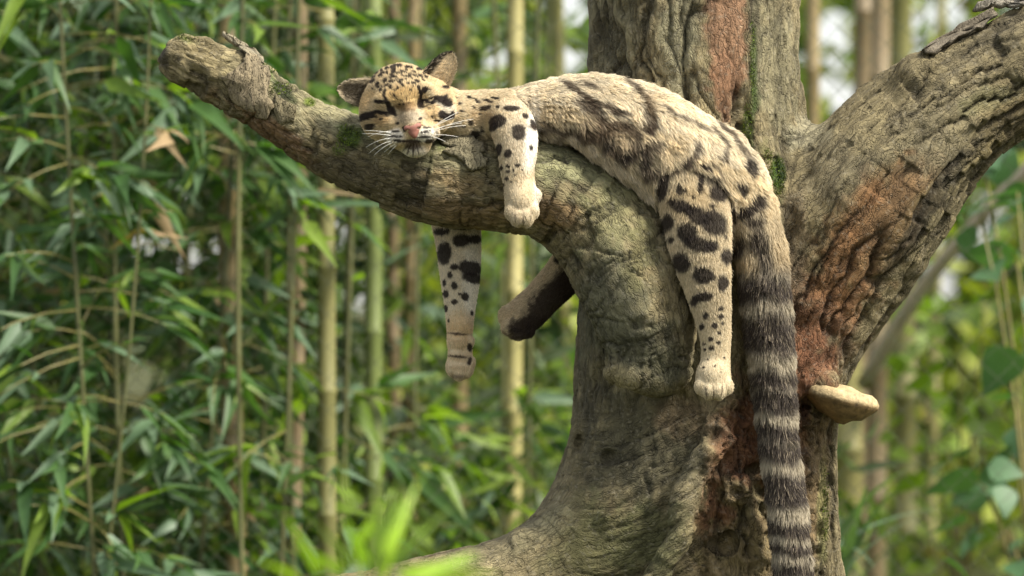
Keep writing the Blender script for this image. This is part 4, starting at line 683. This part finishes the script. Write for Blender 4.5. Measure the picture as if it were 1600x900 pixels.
# nose leather, whiskers
F = Field(Hd(0, -27, 78) - .03, Hd(0, -27, 78) + .03, .001)
def ne(a, b, c, ra, rb, rc, k=.003):
    a *= 1.02; ra *= 1.05; b = -27 + (b + 27) * 1.15; rb *= 1.15
    F.ellipsoid(Hd(a, b, c), X([ra, rb, rc]) / 1000., HM, k)
ne(0, -27, 78, 10, 6, 6); ne(-8, -26, 76, 5.5, 4, 6); ne(8, -26, 76, 5.5, 4, 6); ne(0, -32, 78, 8, 6.5, 5); ne(0, -36, 78, 5, 5, 4.5); ne(0, -38, 77, 2.5, 4, 4)
ne(-8.5, -29.5, 81.5, 2.6, 1.4, 4, -.001); ne(8.5, -29.5, 81.5, 2.6, 1.4, 4, -.001)
Vn, Qn = F.mesh(); nm_ = plain_mat('nose_leather', (.26, .105, .078), .62, .0003, 900., .12, .5)
link('nose', mesh_from('nose', Vn, Qn), cat_root, nm_)
wm = plain_mat('whisker_white', (.85, .83, .78), .4, 0, 50, .02)
def tube(pts, r0, r1, ns=4):
    pts = [Vector(p) for p in pts]; V_ = []; F_ = []
    for i, p in enumerate(pts):
        d = (pts[min(i + 1, len(pts) - 1)] - pts[max(0, i - 1)]).normalized(); u = d.orthogonal().normalized(); v = d.cross(u); r = r0 + (r1 - r0) * i / (len(pts) - 1)
        for j in range(ns): a = 2 * math.pi * j / ns; V_.append(p + (u * math.cos(a) + v * math.sin(a)) * r)
        if i:
            b_ = (i - 1) * ns
            for j in range(ns): F_.append((b_ + j, b_ + (j + 1) % ns, b_ + ns + (j + 1) % ns, b_ + ns + j))
    F_.append(tuple(range(ns))[::-1]); F_.append(tuple(range(len(V_) - ns, len(V_)))); return V_, F_
def whisker(x0, y0, x1, y1, sag, c0=64, y=None):
    p0 = W(x0, y0, -.145); p1 = W(x1, y1, -.135 if y is None else y); mid = (p0 + p1) / 2 + X([0, -.012, sag / 1000.])
    pts = [p0 * (1 - t) ** 2 + mid * 2 * t * (1 - t) + p1 * t * t for t in np.linspace(0, 1, 8)]; V_, F_ = tube(pts, .00055, .0002)
    link('whisker', mesh_from('whisker', X([list(v) for v in V_]), F_), cat_root, wm)
for a in ((672, 201, 716, 175, 2), (674, 204, 722, 192, 3), (673, 208, 728, 196, 5), (676, 199, 708, 184, 1), (674, 211, 716, 214, 3), (672, 207, 740, 186, 6), (670, 213, 700, 224, 4),
          (613, 208, 568, 204, 2), (612, 212, 566, 209, 2), (612, 216, 572, 230, 6), (614, 220, 576, 240, 7), (616, 222, 584, 243, 5), (619, 225, 600, 238, 2), (612, 205, 575, 214, 4), (620, 227, 606, 242, 2)): whisker(*a)
print('leopard done', time.time() - T0)

# ================================================================ SURROUNDINGS
GZ = 1.08
def leaf_mesh(name, Ln, Wd, nseg, bend, fold, tip=.55, wide=0.35, curve=0.0):
    Vv = []; Fq = []
    for i in range(nseg + 1):
        t = i / nseg; w_ = Wd * (math.sin(math.pi * min(1, t) ** wide) if 0 < t < 1 else 0.03) ** .9 * .5
        x = Ln * t; z = -bend * Ln * t * t; y = curve * Ln * t * t
        Vv += [(x, y - w_, z + fold * w_), (x, y, z), (x, y + w_, z + fold * w_)]
        if i:
            a = (i - 1) * 3; Fq += [(a, a + 3, a + 4, a + 1), (a + 1, a + 4, a + 5, a + 2)]
    return mesh_from(name, X(Vv), Fq)
def leaf_mat(name, c1, c2, rough=.42, trans=.35, spec=.5, use_col=False):
    m, nt, b, out = new_mat(name); oi = N_(nt, 'ObjectInfo'); tc = N_(nt, 'TexCoord'); no = N_(nt, 'TexNoise', s_Scale=30.0, s_Detail=3.0); nt.links.new(tc.outputs['Object'], no.inputs['Vector'])
    if use_col:
        at = N_(nt, 'Attribute', attribute_name='Col'); src = at.outputs['Color']
    else:
        mx = N_(nt, 'Mix', data_type='RGBA'); mx.inputs[6].default_value = (*c1, 1); mx.inputs[7].default_value = (*c2, 1); nt.links.new(oi.outputs['Random'], mx.inputs[0]); src = mx.outputs[2]
    mr = N_(nt, 'MapRange'); mr.inputs[3].default_value = .75; mr.inputs[4].default_value = 1.25; nt.links.new(no.outputs[0], mr.inputs[0])
    mu = N_(nt, 'VectorMath', operation='SCALE'); nt.links.new(src, mu.inputs[0]); nt.links.new(mr.outputs[0], mu.inputs['Scale'])
    nt.links.new(mu.outputs[0], b.inputs['Base Color']); b.inputs['Roughness'].default_value = rough; b.inputs['Specular IOR Level'].default_value = spec
    tr = N_(nt, 'BsdfTranslucent'); m2 = N_(nt, 'VectorMath', operation='MULTIPLY'); m2.inputs[1].default_value = (1.5, 1.7, .5); nt.links.new(mu.outputs[0], m2.inputs[0]); nt.links.new(m2.outputs[0], tr.inputs[0])
    ms = N_(nt, 'MixShader'); ms.inputs[0].default_value = trans; nt.links.new(b.outputs[0], ms.inputs[1]); nt.links.new(tr.outputs[0], ms.inputs[2]); nt.links.new(ms.outputs[0], out.inputs[0]); return m
ML_DARK = leaf_mat('leaf_dark', (.032, .085, .022), (.068, .14, .035), .5); ML_GREY = leaf_mat('leaf_grey_green', (.085, .15, .075), (.13, .20, .125), .5, .3, .45)
ML_BRIGHT = leaf_mat('leaf_bright', (.12, .20, .022), (.19, .28, .04), .5, .45); ML_DRY = leaf_mat('leaf_dry', (.24, .16, .08), (.34, .25, .14), .7, .2)
ML_LIME = leaf_mat('leaf_lime', (.24, .42, .02), (.34, .50, .03), .45, .45)
ML_BLUE = leaf_mat('leaf_blue_green', (.05, .12, .045), (.09, .18, .085), .55, .3)
ML_COL = leaf_mat('leaf_mass', None, None, .5, .35, .35, True)
BL = {}
for mname, mt in (('dark', ML_DARK), ('grey', ML_GREY), ('bright', ML_BRIGHT), ('dry', ML_DRY), ('lime', ML_LIME)):
    BL[mname] = []
    for (ln, wd, bd, cv) in ((.105, .024, .12, .05), (.09, .020, .3, -.06), (.12, .025, .2, .0), (.075, .019, .05, .08)):
        me = leaf_mesh('leaf', ln, wd, 6, bd, .35, curve=cv); me.materials.append(mt); BL[mname].append(me)
def put_leaf(me, pos, d, parent, roll=None, scale=1.0, name='leaf'):
    d = Vector(d).normalized(); up = Vector((0, 0, 1)); s = up.cross(d)
    if s.length < .1: s = Vector((1, 0, 0)).cross(d)
    s.normalize(); u = d.cross(s); r = R.gauss(0, .7) if roll is None else roll
    s2 = s * math.cos(r) + u * math.sin(r); u2 = d.cross(s2); Mx = Matrix((d, s2, u2)).transposed().to_4x4() * 1.0
    Mx = Matrix.Translation(Vector(pos)) @ Mx @ Matrix.Scale(scale, 4)
    o = bpy.data.objects.new(name, me); COL.objects.link(o); o.parent = parent; o.matrix_parent_inverse = Matrix.Translation(-Vector(parent.location)); o.matrix_basis = Mx; return o
def culm_mat(name, c, c2):
    m, nt, b, out = new_mat(name); tc = N_(nt, 'TexCoord'); mp = N_(nt, 'Mapping'); mp.inputs['Scale'].default_value = (60, 60, 3); nt.links.new(tc.outputs['Object'], mp.inputs[0])
    no = N_(nt, 'TexNoise', s_Scale=1.0, s_Detail=5.0); nt.links.new(mp.outputs[0], no.inputs['Vector']); n2 = N_(nt, 'TexNoise', s_Scale=5.0, s_Detail=3.0); nt.links.new(tc.outputs['Object'], n2.inputs['Vector'])
    ad = N_(nt, 'Math', operation='MULTIPLY_ADD'); nt.links.new(n2.outputs[0], ad.inputs[0]); ad.inputs[1].default_value = 1.4; nt.links.new(no.outputs[0], ad.inputs[2]); mr = N_(nt, 'MapRange'); mr.inputs[1].default_value = .7; mr.inputs[2].default_value = 1.6; nt.links.new(ad.outputs[0], mr.inputs[0])
    mx = N_(nt, 'Mix', data_type='RGBA'); mx.inputs[6].default_value = (*c, 1); mx.inputs[7].default_value = (*c2, 1); nt.links.new(mr.outputs[0], mx.inputs[0]); nt.links.new(mx.outputs[2], b.inputs['Base Color']); b.inputs['Roughness'].default_value = .45; return m
MC = {'tan': culm_mat('culm_tan', (.17, .125, .06), (.30, .23, .11)), 'green': culm_mat('culm_green', (.10, .13, .035), (.18, .22, .07)), 'yellow': culm_mat('culm_yellow', (.24, .22, .08), (.42, .37, .16)), 'brown': culm_mat('culm_brown', (.14, .10, .06), (.26, .20, .11)), 'thin': culm_mat('cane_thin', (.13, .13, .04), (.26, .22, .08)),
      'cane': culm_mat('cane_dim', (.05, .06, .02), (.13, .13, .05)), 'olive': culm_mat('culm_olive', (.14, .14, .05), (.27, .25, .10))}
MT_NODE = plain_mat('node_ring', (.12, .10, .06), .7)
def culm_tube(base, top, r, nodes, bow=0.0, ns=12, ph=0.0):
    base, top = Vector(base), Vector(top); V_ = []; F_ = []; rings = []; Ln = (top - base).length; n = max(2, int(Ln / nodes)); side = Vector((1, 0, 0))
    for i in range(n + 1):
        for dz, k in ((0, 1.0), (.006, 1.13), (.011, 1.13), (.017, .98), (nodes * .5, 1.0)):
            t = (i * nodes + dz + ph * nodes) / Ln
            if t <= 1: rings.append((t, k))
    for t, k in rings:
        p = base.lerp(top, t) + side * bow * math.sin(math.pi * t); rr = r * k * (1 - .18 * t)
        for j in range(ns): a = 2 * math.pi * j / ns; V_.append((p.x + rr * math.cos(a), p.y + rr * math.sin(a), p.z))
    for i in range(len(rings) - 1):
        for j in range(ns): F_.append((i * ns + j, i * ns + (j + 1) % ns, (i + 1) * ns + (j + 1) % ns, (i + 1) * ns + j))
    return V_, F_, [base.lerp(top, t) + side * bow * math.sin(math.pi * t) for t, k in rings[1::5]]
CLEAR = [(217, 600, 40, 62), (225, 385, 20, 24), (295, 402, 22, 22), (530, 365, 34, 44), (550, 500, 34, 50), (560, 548, 26, 22)]   # thin spots where daylight comes through the leaves
def bamboo(px, Y, wpx, kind, label, lean=0.0, nodes=.24, sprays=0, lens=(2, 5), mix=('dark', 'grey', 'bright'), wts=(5, 3, 2), zr=(1.4, 2.7), top=3.6, spread=.22, group=None, bow=0.0, name='bamboo', toward=0.0, lscale=1.0, clear=False):
    b0 = W(px, 450, Y); r = wpx / 1800.0 * (CAM_D + Y) / CAM_D
    root = empty(name, (b0[0] - lean * (2 - GZ), Y, GZ), label=label, cat='bamboo', group=group)
    base = Vector((b0[0] - lean * (2.0 - GZ), Y, GZ)); tp = Vector((b0[0] + lean * (top - 2.0), Y, top))
    V_, F_, nd = culm_tube(base, tp, r, nodes, bow, 12 if wpx > 14 else 7, R.random())
    link('culm', mesh_from('culm', X(V_), F_), root, MC[kind])
    for s_ in range(sprays):
        z = R.uniform(*zr); t = (z - base.z) / (tp.z - base.z); p = base.lerp(tp, t) + Vector((1, 0, 0)) * bow * math.sin(math.pi * t)
        a = R.uniform(0, 2 * math.pi); d = Vector((math.cos(a), math.sin(a) * .7 - toward, R.uniform(-.25, .65))).normalized(); ln = R.uniform(.3, 1) * spread
        q = [p + d * ln * u + Vector((0, 0, -.25 * ln * u * u)) for u in (0, .33, .66, 1)]; V_, F_ = tube(q, .0022, .0009, 4)
        br = link('branch', mesh_from('branch', X([list(v) for v in V_]), F_), root, MC['thin'])
        for k in range(R.randint(*lens)):
            u = R.uniform(.35, 1.0); pp = p + d * ln * u + Vector((0, 0, -.25 * ln * u * u)); a2 = R.gauss(0, .75)
            dd = Vector((d.x * math.cos(a2) - d.y * math.sin(a2), d.x * math.sin(a2) + d.y * math.cos(a2), d.z * .4 + R.gauss(-.45, .4)))
            gx, gy = to_px(X(pp + dd.normalized() * .05))
            if any(((gx - a) / e) ** 2 + ((gy - b) / f) ** 2 < 1 for a, b, e, f in CLEAR): continue
            c = R.choices(mix, wts)[0]; put_leaf(R.choice(BL[c]), pp, dd, root, scale=R.uniform(.55, 1.35) * lscale)
    return root

# ground, with undergrowth
gm = plain_mat('forest_floor', (.055, .06, .025), .95, .02, 3., .4, .1)
g = mesh_from('ground', X([(-200, -60, 0), (200, -60, 0), (200, 300, 0), (-200, 300, 0)]) + X([0, 0, GZ]), [(0, 1, 2, 3)], smooth=False)
go = link('ground', g, None, gm); tag(go, 'dark leaf littered forest ground beneath the bamboo', kind='structure')

# the bamboo stand, left to right
stand = 'bamboo stems behind the fence'
B = [ # px, Y, width px, kind, lean, label
 (380, 2.2, 32, 'tan', .0, 'thick tan bamboo stem rising below the left limb, leftmost of the bare stems', 14, -.03),
 (368, 2.9, 18, 'green', .01, 'slim green bamboo stem seen above the broken end of the limb', 10, .0),
 (452, 2.4, 23, 'brown', .005, 'brown bamboo stem second from left under the limb', 8, .02),
 (510, 2.2, 27, 'olive', -.003, 'yellow green bamboo stem under the leopard head side of the limb', 8, .0),
 (583, 2.6, 27, 'green', .0, 'smooth green bamboo stem directly left of the hanging foreleg', 6, .0),
 (614, 3.9, 20, 'brown', .0, 'thin brown bamboo stem just right of the green stem', 3, .0),
 (642, 3.8, 22, 'tan', .01, 'dull tan bamboo stem partly behind the hanging foreleg', 3, .0),
 (718, 3.6, 24, 'tan', .0, 'pale tan bamboo stem below the hanging forepaw', 4, .0),
 (803, 3.3, 26, 'yellow', .004, 'yellow bamboo stem passing behind the hanging forepaw and below the curled paw', 3, .0),
 (880, 4.2, 20, 'olive', -.02, 'faint olive bamboo stem close against the left edge of the trunk', 3, .0)]
for px, Y, wd, kd, ln, lb, sp, bw in B: bamboo(px, Y, wd, kd, lb, ln, R.uniform(.22, .32), int(sp * 1.6), (2, 5), wts=(4, 4, 3), zr=(1.4, 2.7), lscale=1.25, group=stand, bow=bw, toward=.2)

for px, Y, n_, z0, z1, lb in ((400, 1.9, 5, 2.2, 2.6, 'leafy cane hanging over the tan stem above the limb'), (470, 2.1, 6, 2.1, 2.6, 'leafy cane above the middle of the left limb'), (545, 2.4, 7, 2.15, 2.6, 'leafy cane just left above the leopard head'), (440, 2.0, 5, 1.4, 1.75, 'leafy cane low between the tan and olive stems'),
        (545, 2.5, 8, 1.45, 1.85, 'leafy cane low between the olive and green stems'), (650, 2.8, 12, 1.4, 1.75, 'leafy cane low below the hanging foreleg'), (760, 3.2, 12, 1.4, 1.75, 'bright leafy cane low beside the yellow stem'), (840, 3.0, 12, 1.4, 1.75, 'bright leafy cane low beside the root of the tree'), (600, 3.4, 8, 1.7, 2.1, 'leafy cane behind the green stem'), (850, 3.8, 10, 1.7, 2.5, 'leafy cane seen under the curled hind paw')):
    bamboo(px, Y, 8, 'cane', lb, R.uniform(-.05, .05), .2, n_, (3, 6), wts=((4, 3, 3) if px < 600 else (2, 2, 5)), zr=(z0, z1), spread=.2, group='leafy canes among the bare stems', name='bamboo_cane', toward=.2, lscale=1.25, bow=R.uniform(-.04, .04))
# leafy canes of the dense left side
canes = 'leafy bamboo canes filling the left'
lab = ['leafy bamboo cane at the far left edge', 'leafy bamboo cane second from the left edge', 'leafy bamboo cane with grey leaves third from the left edge', 'leafy bamboo cane in the middle of the left thicket', 'leafy cane with a dry leaf on its upper part', 'leafy yellow stemmed cane left of the broken limb end', 'leafy cane directly below the broken limb end', 'leafy cane just left of the first bare tan stem', 'leafy cane between the tan and brown stems']
for i, px in enumerate((-30, 25, 75, 125, 170, 215, 262, 315, 425)):
    bamboo(px, R.uniform(1.7, 2.4), R.uniform(6, 9), 'cane', lab[i], R.uniform(-.06, .06), .2, 60 if i < 8 else 9, (4, 7), mix=('dark', 'grey', 'bright', 'dry'), wts=(6, 4, 1.8, .1), zr=(1.35, 2.75), lscale=1.05, spread=.26, group=canes, bow=R.uniform(-.05, .05), name='bamboo_cane', toward=.25)
for i, px in enumerate((0, 90, 190, 290)):
    bamboo(px, R.uniform(2.7, 3.4), R.uniform(8, 12), 'cane', ['shaded leafy cane deep in the left corner', 'shaded leafy cane deep behind the left canes', 'shaded leafy cane deep in the middle of the thicket', 'shaded leafy cane deep behind the limb end'][i], R.uniform(-.06, .06), .2, 34, (4, 7), wts=(7, 2, 1), zr=(1.3, 2.8), spread=.26, group='shaded canes deep in the thicket', name='bamboo_cane')
bamboo(165, 1.7, 5, 'cane', 'thin cane holding a dried tan leaf left of the limb', .05, .2, 4, bow=.06, lens=(3, 4), mix=('dry', 'grey'), wts=(3, 2), zr=(2.1, 2.4), spread=.1, name='bamboo_cane')

# leaf masses too deep to tell leaf from leaf
def mass(name, label, n, xr, yr, zr, size, cols, wts, holes=(), droop=.5, dens=None, kind='stuff', cat=None):
    sel = NR.random((int(n * 1.9), 3)); p = sel * [xr[1] - xr[0], yr[1] - yr[0], zr[1] - zr[0]] + [xr[0], yr[0], zr[0]]
    if dens is not None: p = p[NR.random(len(p)) < np.clip(.5 + dens[1] * fbm(p * dens[0], 5, 2) * 2.2, 0, 1)]
    p = p[:int(n * 1.25)]; n0 = n; n = len(p); d = NR.normal(0, 1, (n, 3)); d[:, 2] -= droop; d = nrm(d); s = nrm(np.cross(d, NR.normal(0, 1, (n, 3)))); ln = NR.uniform(.6, 1.3, n)[:, None] * size[0]; wd = NR.uniform(.7, 1.3, n)[:, None] * size[1] * .5
    if holes:
        keep = np.ones(n, bool)
        for u in (0, .35, .7, 1):
            hx, hy = to_px(p + d * ln * u); ps = size[1] * .4 * 8000 / (8 + p[:, 1])
            for (x, y, rx, ry) in holes: keep &= ((hx - x) / (rx + ps)) ** 2 + ((hy - y) / (ry + ps)) ** 2 > 1
        p, d, s, ln, wd = p[keep], d[keep], s[keep], ln[keep], wd[keep]
    p, d, s, ln, wd = p[:n0], d[:n0], s[:n0], ln[:n0], wd[:n0]; n = len(p); nn = np.cross(d, s); Vv = np.stack([p, p + d * ln * .4 + s * wd + nn * wd * .2, p + d * ln * .45 - nn * wd * .1, p + d * ln * .4 - s * wd + nn * wd * .2, p + d * ln - nn * ln * .12], 1).reshape(-1, 3)
    b_ = np.arange(n)[:, None] * 5; Fc = np.vstack([np.hstack([b_, b_ + 1, b_ + 2]), np.hstack([b_, b_ + 2, b_ + 3]), np.hstack([b_ + 1, b_ + 4, b_ + 2]), np.hstack([b_ + 2, b_ + 4, b_ + 3])])
    ci = NR.choice(len(cols), n, p=X(wts) / sum(wts)); c = X(cols)[ci] * NR.uniform(.7, 1.3, n)[:, None]; me = mesh_from(name, Vv, Fc, smooth=False, col=np.repeat(c, 5, 0)); o = link(name, me, None, ML_COL); return tag(o, label, cat, kind=kind)
DG, MG, GG, YG, LG, BR = (.022, .042, .012), (.06, .10, .022), (.10, .14, .07), (.27, .31, .05), (.18, .26, .045), (.2, .15, .06)
SKYH = [(780, 97, 20, 19), (888, 15, 17, 14), (885, 93, 12, 13), (905, 35, 10, 14), (1285, 60, 10, 14), (1296, 92, 14, 20), (1280, 125, 9, 12), (1310, 150, 9, 12), (1318, 60, 6, 8), (1300, 30, 8, 8), (1408, 50, 11, 13), (1395, 85, 7, 9), (1425, 30, 7, 7), (215, 600, 16, 36), (222, 385, 9, 14), (293, 402, 7, 10), (350, 405, 6, 9), (525, 350, 12, 26), (530, 375, 16, 12), (545, 490, 20, 30), (560, 548, 18, 12), (560, 410, 8, 10), (253, 668, 12, 12), (1485, 400, 9, 12), (1470, 440, 10, 9), (1600, 30, 20, 30), (1480, 20, 9, 9), (1462, 45, 6, 7), (1520, 690, 12, 9), (1590, 895, 12, 12), (178, 728, 9, 9)]
SKYH = [(x, y, rx * (.2 if x > 1200 else .45 if x > 600 else .9), ry * (.2 if x > 1200 else .45 if x > 600 else .9)) for x, y, rx, ry in SKYH]
mass('bamboo_foliage', 'deep mass of dark bamboo leaves behind the left canes', 9000, (-1.35, -.35), (2.6, 4.2), (1.08, 2.95), (.12, .022), [DG, MG, GG], [6, 4, 2], [h for h in SKYH if h[0] < 360], dens=(2.2, .8), cat='foliage')
mass('bamboo_foliage', 'loose bamboo leaves hanging behind the bare stems', 2600, (-.6, .35), (3.2, 5.2), (1.08, 3.1), (.12, .024), [DG, MG, GG, YG], [4, 4, 3, 2], SKYH, dens=(2.0, .9), cat='foliage')
mass('far_foliage', 'sunlit yellow green foliage far behind the stand', 24000, (-4.5, 4.5), (6.5, 10.5), (1.08, 4.0), (.13, .05), [DG, MG, YG, LG, BR], [1, 3, 7, 6, 1], SKYH, dens=(1.3, .7), cat='foliage')
mass('far_foliage', 'dark wood closing off the distance behind everything', 34000, (-8, 8), (12, 16), (1.08, 4.6), (.22, .10), [DG, MG, LG, YG], [2, 4, 4, 4], SKYH, cat='foliage')
mass('thicket', 'leafy thicket continuing out beyond the left canes', 9000, (-4.2, -1.55), (2.6, 4.6), (1.08, 3.0), (.13, .03), [DG, MG, GG], [5, 4, 2], dens=(1.6, .8), cat='foliage')
mass('thicket', 'leafy thicket continuing out beyond the right shrubs', 6000, (1.3, 4.2), (2.6, 5.0), (1.08, 3.0), (.13, .04), [MG, YG, LG], [5, 3, 4], dens=(1.6, .8), cat='foliage')
mass('undergrowth', 'low leafy undergrowth below the stems', 2600, (-.9, .75), (2.6, 4.6), (1.08, 1.7), (.12, .022), [MG, GG, LG, YG], [3, 3, 3, 1], cat='undergrowth')

# right side: distant trunks, a leaning pale limb, broad leaves
dist = 'slim stems far behind on the right'
for (px, Y, wd, kd, lb, ln) in ((1270, 4.5, 22, 'tan', 'blurred tan stem seen just right of the upper trunk', 0), (1345, 5.5, 30, 'brown', 'brown stem behind the dip of the right limb', .01), (1378, 5.0, 17, 'green', 'thin green stem beside the brown stem over the right limb', 0),
        (1326, 4.0, 44, 'yellow', 'broad pale stem below the shelf fungus', .0), (1372, 4.8, 30, 'brown', 'brown stem right of the broad pale stem', .01), (1412, 5.2, 34, 'olive', 'straight grey green stem standing in the right foliage', -.01), (1462, 6.0, 16, 'olive', 'thin dim stem in the right foliage', .02)):
    bamboo(px, Y, wd, kd, lb, ln, .35, 0, group=dist, name='distant_stem', top=(4.2 if px not in (1326,) else 2.02))
pl = smooth_chain([(1350, 600, 3.6, 26), (1410, 495, 3.4, 26), (1480, 400, 3.2, 24), (1560, 310, 3.0, 22), (1700, 170, 2.8, 18)], 3); V_, F_ = tube([p[:3] for p in pl], .018, .013, 10)
ro = empty('leaning_branch', pl[0, :3], label='pale blurred branch leaning diagonally through the right foliage', cat='branch'); link('limb', mesh_from('limb', X([list(v) for v in V_]), F_), ro, plain_mat('pale_limb', (.55, .46, .36), .8, .002, 14.))
bl = []
for (ln, wd, bd) in ((.085, .07, .2), (.07, .055, .35), (.1, .075, .15)):
    me = leaf_mesh('leaf', ln, wd, 7, bd, .15, wide=.6); me.materials.append(ML_BLUE); bl.append(me)
bl2 = []
for (ln, wd, bd) in ((.06, .04, .2), (.05, .036, .35)):
    me = leaf_mesh('leaf', ln, wd, 6, bd, .15, wide=.6); me.materials.append(ML_BRIGHT); bl2.append(me)
def shrub(px, Y, label, spots, h=1.2, meshes=bl, sc_=1.0, cat='shrub', group=None):
    b0 = W(px, 450, Y); root = empty('broadleaf_shrub', (b0[0], Y, GZ), label=label, cat=cat, group=group); base = Vector((b0[0], Y, GZ))
    for (x, y, n, sx, sy_) in spots:
        e = Vector(W(x, y, Y + R.uniform(-.2, .2))); q = [base.lerp(e, u) + Vector((0, 0, .15 * math.sin(u * 3.14))) for u in (0, .25, .5, .75, 1)]; V_, F_ = tube(q, .005, .002, 5); link('stem', mesh_from('stem', X([list(v) for v in V_]), F_), root, MC['thin'])
        for k in range(n):
            p = e + Vector((R.gauss(0, sx), R.gauss(0, .15), R.gauss(0, sy_))) / 1.0; put_leaf(R.choice(meshes), p, (R.gauss(-.3, .8), R.gauss(-.4, .5), R.gauss(-.2, .35)), root, roll=R.gauss(.5, .4), scale=R.uniform(.8, 1.3) * sc_)
    return root
rs = 'broad leaved shrubs on the right'
shrub(1640, 2.4, 'broad leaved shrub with blue green leaves at the right edge under the limb', [(1540, 270, 7, .05, .04), (1590, 300, 7, .05, .04), (1590, 410, 5, .03, .03), (1530, 330, 3, .04, .03)], group=rs)
shrub(1620, 2.7, 'broad leaved shrub with blue green leaves at the lower right corner', [(1510, 740, 5, .04, .03), (1580, 720, 4, .04, .03), (1590, 640, 3, .03, .03), (1560, 830, 7, .07, .04), (1595, 560, 3, .03, .03)], group=rs)
shrub(1500, 3.8, 'bright small leaved shrub filling the right side', [(1440, 620, 16, .09, .1), (1500, 560, 18, .1, .09), (1560, 620, 16, .09, .1), (1480, 700, 16, .09, .09), (1540, 480, 16, .1, .08), (1400, 760, 14, .08, .08), (1480, 820, 18, .1, .08)], meshes=bl2, group=rs)
shrub(1330, 3.0, 'low plant with long arching pale blades right of the lower trunk', [], group=None)
ls = bpy.data.objects[-1] if False else None
lp = [o for o in COL.objects if o.get('label', '').startswith('low plant with long')][0]; lm = []
for (ln, wd, bd) in ((.30, .022, .5), (.24, .02, .35)):
    me = leaf_mesh('blade', ln, wd, 10, bd, .2); me.materials.append(ML_GREY); lm.append(me)
for k in range(16): put_leaf(R.choice(lm), W(1310 + R.gauss(0, 25), 900 + R.gauss(0, 20), 2.4 + R.gauss(0, .2)), (R.gauss(.2, .5), R.gauss(-.2, .3), R.uniform(.5, 1.4)), lp, roll=R.gauss(0, .4), scale=R.uniform(.7, 1.1), name='blade')

# chain link fence
fz0, fz1, fy, st = GZ, 3.0, 1.95, .062
nz = int((fz1 - fz0) / (st / 2)); fence = empty('chain_link_fence', (0, fy, fz0), label='dull chain link fence stretched between the tree and the bamboo', cat='fence')
pts = [Vector(((st / 2) * (i % 2) * 1.04, (.0015 if i % 2 else -.0015), i * st / 2)) for i in range(nz + 1)]; V_, F_ = tube(pts, .0010, .0010, 4); wme = mesh_from('wire', X([list(v) for v in V_]), F_, smooth=False)
wme.materials.append(plain_mat('fence_wire', (.085, .095, .06), .5, 0, 40, .1))
for k in range(int(2.7 / (st / 2))):
    o = bpy.data.objects.new('wire', wme); COL.objects.link(o); o.parent = fence; o.location = (-1.35 + (k + k % 2) * st / 2, 0, 0)
    if k % 2: o.scale.x = -1
# foreground shoots, near the lens side
fg = empty('young_bamboo_shoot', (W(575, 1000, -2.7)[0], -2.7, GZ), label='bright lime green shoot out of focus in the foreground at bottom left', cat='plant')
big = []
for (ln, wd, bd, cv) in ((.15, .024, .1, .02), (.12, .022, .25, .05), (.17, .026, .3, -.05)):
    for mt in (ML_LIME, ML_LIME, ML_BRIGHT):
        me = leaf_mesh('leaf', ln, wd, 7, bd, .3, curve=cv); me.materials.append(mt); big.append(me)
for (x, y) in ((590, 860), (560, 880), (620, 870), (530, 900)):
    V_, F_ = tube([Vector(W(x - 10, 1080, -2.7)), Vector(W(x - 4, 950, -2.7)), Vector(W(x, y, -2.7))], .003, .002, 6); link('stem', mesh_from('stem', X([list(v) for v in V_]), F_), fg, MC['green'])
for (x, y, dx, dz, s_, r_) in ((590, 880, -.05, 1, .8, .3), (592, 870, .25, 1, .9, -.3), (600, 872, .45, 1, .8, .2), (612, 890, .6, .9, .8, 0), (575, 885, -.5, 1, .8, .4), (560, 890, -.7, .8, .8, .2), (640, 905, .9, .35, .8, 0), (620, 900, 1, .2, .9, .1), (552, 800, -.42, 1, .75, 1.2), (540, 895, -.9, .5, .8, 0), (470, 905, -.8, .4, .7, 0), (500, 900, -.5, .9, .8, .3), (590, 905, .1, 1, .9, .8), (600, 910, .3, 1, .8, -.8), (570, 905, -.2, 1, .8, .2), (660, 910, .7, .3, .8, 0), (560, 850, .5, .8, .7, .6)):
    put_leaf(R.choice(big), W(x, y, -2.7 + R.gauss(0, .12)), (dx, R.gauss(0, .3), dz), fg, roll=r_ + 1.2, scale=s_ * .68)
print('objects', len(bpy.data.objects), time.time() - T0)
